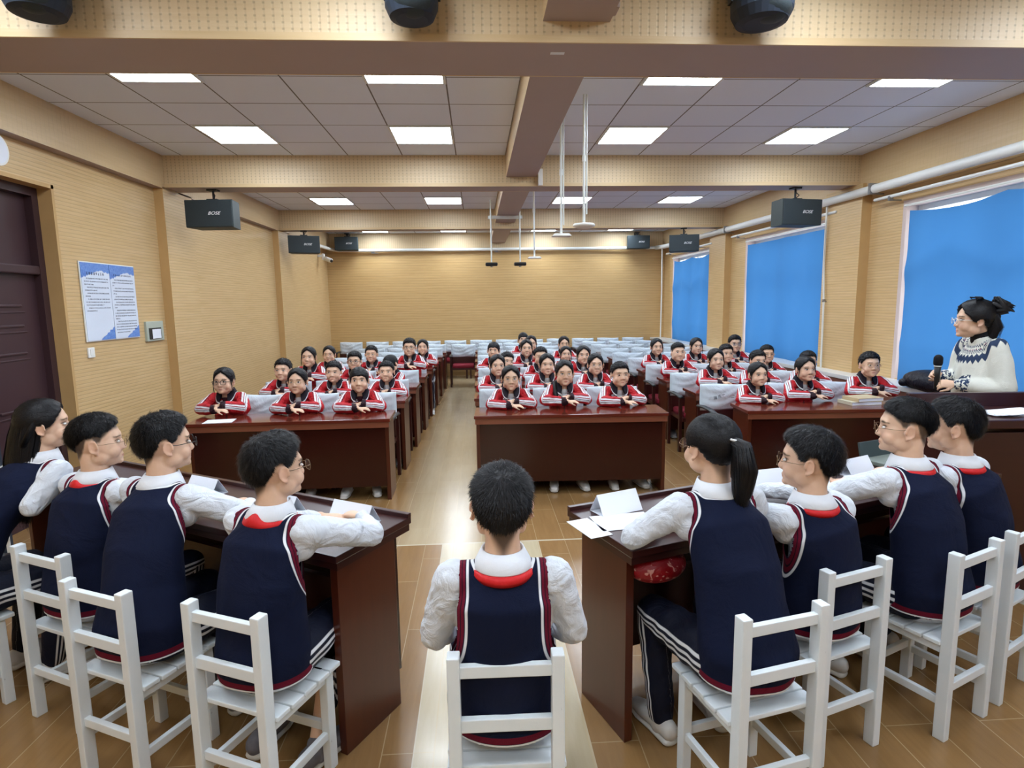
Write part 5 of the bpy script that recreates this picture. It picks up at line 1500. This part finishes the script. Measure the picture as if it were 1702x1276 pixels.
# column, row, x, top z, prototype, label, dy, turn
AUD = [
 ('left', 1, -2.375, 1.195, 'girl_glasses', 'girl in red jacket with thick black glasses, left end of left front desk', 0, 0),
 ('left', 1, -1.70, 1.175, 'girl_thin_glasses', 'girl in red jacket in the middle of the left front desk', 0, 0),
 ('left', 1, -1.14, 1.17, 'girl_bob', 'girl in red jacket with full fringe, aisle end of the left front desk', 0, -6),
 ('left', 2, -2.14, 1.18, 'boy', 'short-haired boy in red jacket, wall end of the left block second row', 0, 4),
 ('left', 2, -1.60, 1.14, 'boy', 'boy in red jacket in the middle of the left block second row', 0, 0),
 ('left', 2, -1.02, 1.13, 'boy_white', 'boy in red jacket with hands before his chest, left block second row', 0, 0),
 ('left', 3, -2.14, 1.24, 'girl_tied', 'tall girl in red jacket at the wall end of the left third row', 0, 0),
 ('left', 3, -1.57, 1.17, 'boy_glasses', 'boy in red jacket with dark glasses, middle of the left third row', 0, 0),
 ('left', 3, -1.06, 1.11, 'girl_lean', 'girl in red jacket leaning with bowed head, left third row', .0, 28),
 ('left', 4, -2.13, 1.18, 'girl_thin_glasses', 'girl in red jacket at the wall end of the left fourth row', 0, 0),
 ('left', 4, -1.53, 1.17, 'boy_thin_glasses', 'boy in red jacket with thin glasses, middle of the left fourth row', 0, 0),
 ('left', 4, -.98, 1.27, 'boy_glasses', 'tall boy in red jacket with dark glasses, aisle end of left fourth row', 0, 0),
 ('left', 5, -.88, 1.19, 'girl_tied', 'girl in red jacket at the aisle end of the left fifth row', 0, 0),
 ('middle', 1, .315, 1.158, 'girl_thin_glasses', 'girl in red jacket with thin glasses, left end of the middle front desk', 0, 0),
 ('middle', 1, .835, 1.20, 'girl_pony', 'girl in red jacket with ponytail over her shoulder, middle front desk', 0, 0),
 ('middle', 1, 1.37, 1.17, 'boy_white', 'boy in red jacket and white T-shirt, right end of the middle front desk', -.0, -4),
 ('middle', 2, .21, 1.18, 'girl_tied', 'girl in red jacket behind the left end of the middle front desk', 0, -6),
 ('middle', 2, .785, 1.18, 'girl_tied', 'girl in red jacket and white T-shirt, centre of middle second row', 0, 0),
 ('middle', 2, 1.34, 1.17, 'girl_thin_glasses', 'smiling girl in red jacket with glasses, right of the middle second row', 0, 0),
 ('middle', 3, .33, 1.12, 'boy_lean', 'boy in red jacket leaning his head on his hand, middle third row', 0, -22),
 ('middle', 3, .82, 1.18, 'boy_thin_glasses', 'boy in red jacket with glasses, centre of the middle third row', 0, 0),
 ('middle', 3, 1.38, 1.19, 'girl_tied', 'broad-faced girl in red jacket, right end of the middle third row', 0, 0),
 ('middle', 4, .26, 1.19, 'girl_bob', 'dark-haired girl in red jacket, left end of the middle fourth row', 0, 10),
 ('middle', 4, .72, 1.22, 'girl_tied', 'girl in red jacket with tied hair, centre of the middle fourth row', 0, 0),
 ('middle', 4, 1.30, 1.11, 'girl_tied', 'girl in red jacket peeking out in the right of middle fourth row', 0, 0),
 ('middle', 5, .88, 1.22, 'girl_tied', 'girl in red jacket with tied hair, centre of the middle fifth row', 0, 0),
 ('middle', 5, 1.42, 1.20, 'girl_thin_glasses', 'girl in red jacket with glasses, right of the middle fifth row', 0, 0),
 ('middle', 6, .83, 1.22, 'girl_bob', 'rearmost girl in red jacket in the middle block, fringe', 0, 0),
 ('right', 1, 2.76, 1.14, 'girl_tied', 'small girl in red jacket, left end of the right front desk', 0, 0),
 ('right', 1, 3.24, 1.19, 'girl_tied', 'girl in red jacket in the middle of the right front desk', 0, 0),
 ('right', 1, 3.92, 1.22, 'boy_thin_glasses', 'boy in red jacket with glasses, window end of the right front desk', 0, 10),
 ('right', 2, 2.74, 1.20, 'girl_tied', 'smiling girl in red jacket, left end of the right second row', 0, 0),
 ('right', 2, 3.24, 1.17, 'boy', 'boy in red jacket in the middle of the right second row', 0, 0),
 ('right', 2, 3.86, 1.15, 'boy', 'boy in red jacket at the window end of the right second row', 0, 8),
 ('right', 3, 2.64, 1.20, 'boy_round', 'chubby boy in red jacket, left end of the right third row', 0, 0),
 ('right', 3, 3.29, 1.17, 'boy', 'boy in red jacket in the middle of the right third row', 0, 0),
 ('right', 3, 3.86, 1.15, 'boy_thin_glasses', 'boy in red jacket at the window end of the right third row', 0, 6),
 ('right', 4, 2.66, 1.20, 'girl_tied', 'girl in red jacket at the left end of the right fourth row', 0, 0),
 ('right', 4, 3.26, 1.20, 'girl_tied', 'girl in red jacket in the middle of the right fourth row', 0, 0),
 ('right', 4, 3.86, 1.23, 'boy_glasses', 'boy in red jacket at the window end of the right fourth row', 0, 6),
]
made = {}
for (cn, row, x, zt_, pk, lab, dy, turn) in AUD:
    y = rowY(row)+.60+dy
    if pk not in made:
        r_, _, _ = person('person', lab, (x, y, 0), 180+turn, base_track(**protos[pk])); made[pk] = r_
        r_['group'] = 'students in red jackets at the desks'
    else:
        r_ = copy_tree(made[pk]); r_['label'] = lab; r_.location = (x, y, 0); r_.rotation_euler = (0, 0, -R(180+turn)); r_.scale = (1, 1, 1)
    s = zt_/1.18
    r_.scale = (s**.5, s**.5, s)
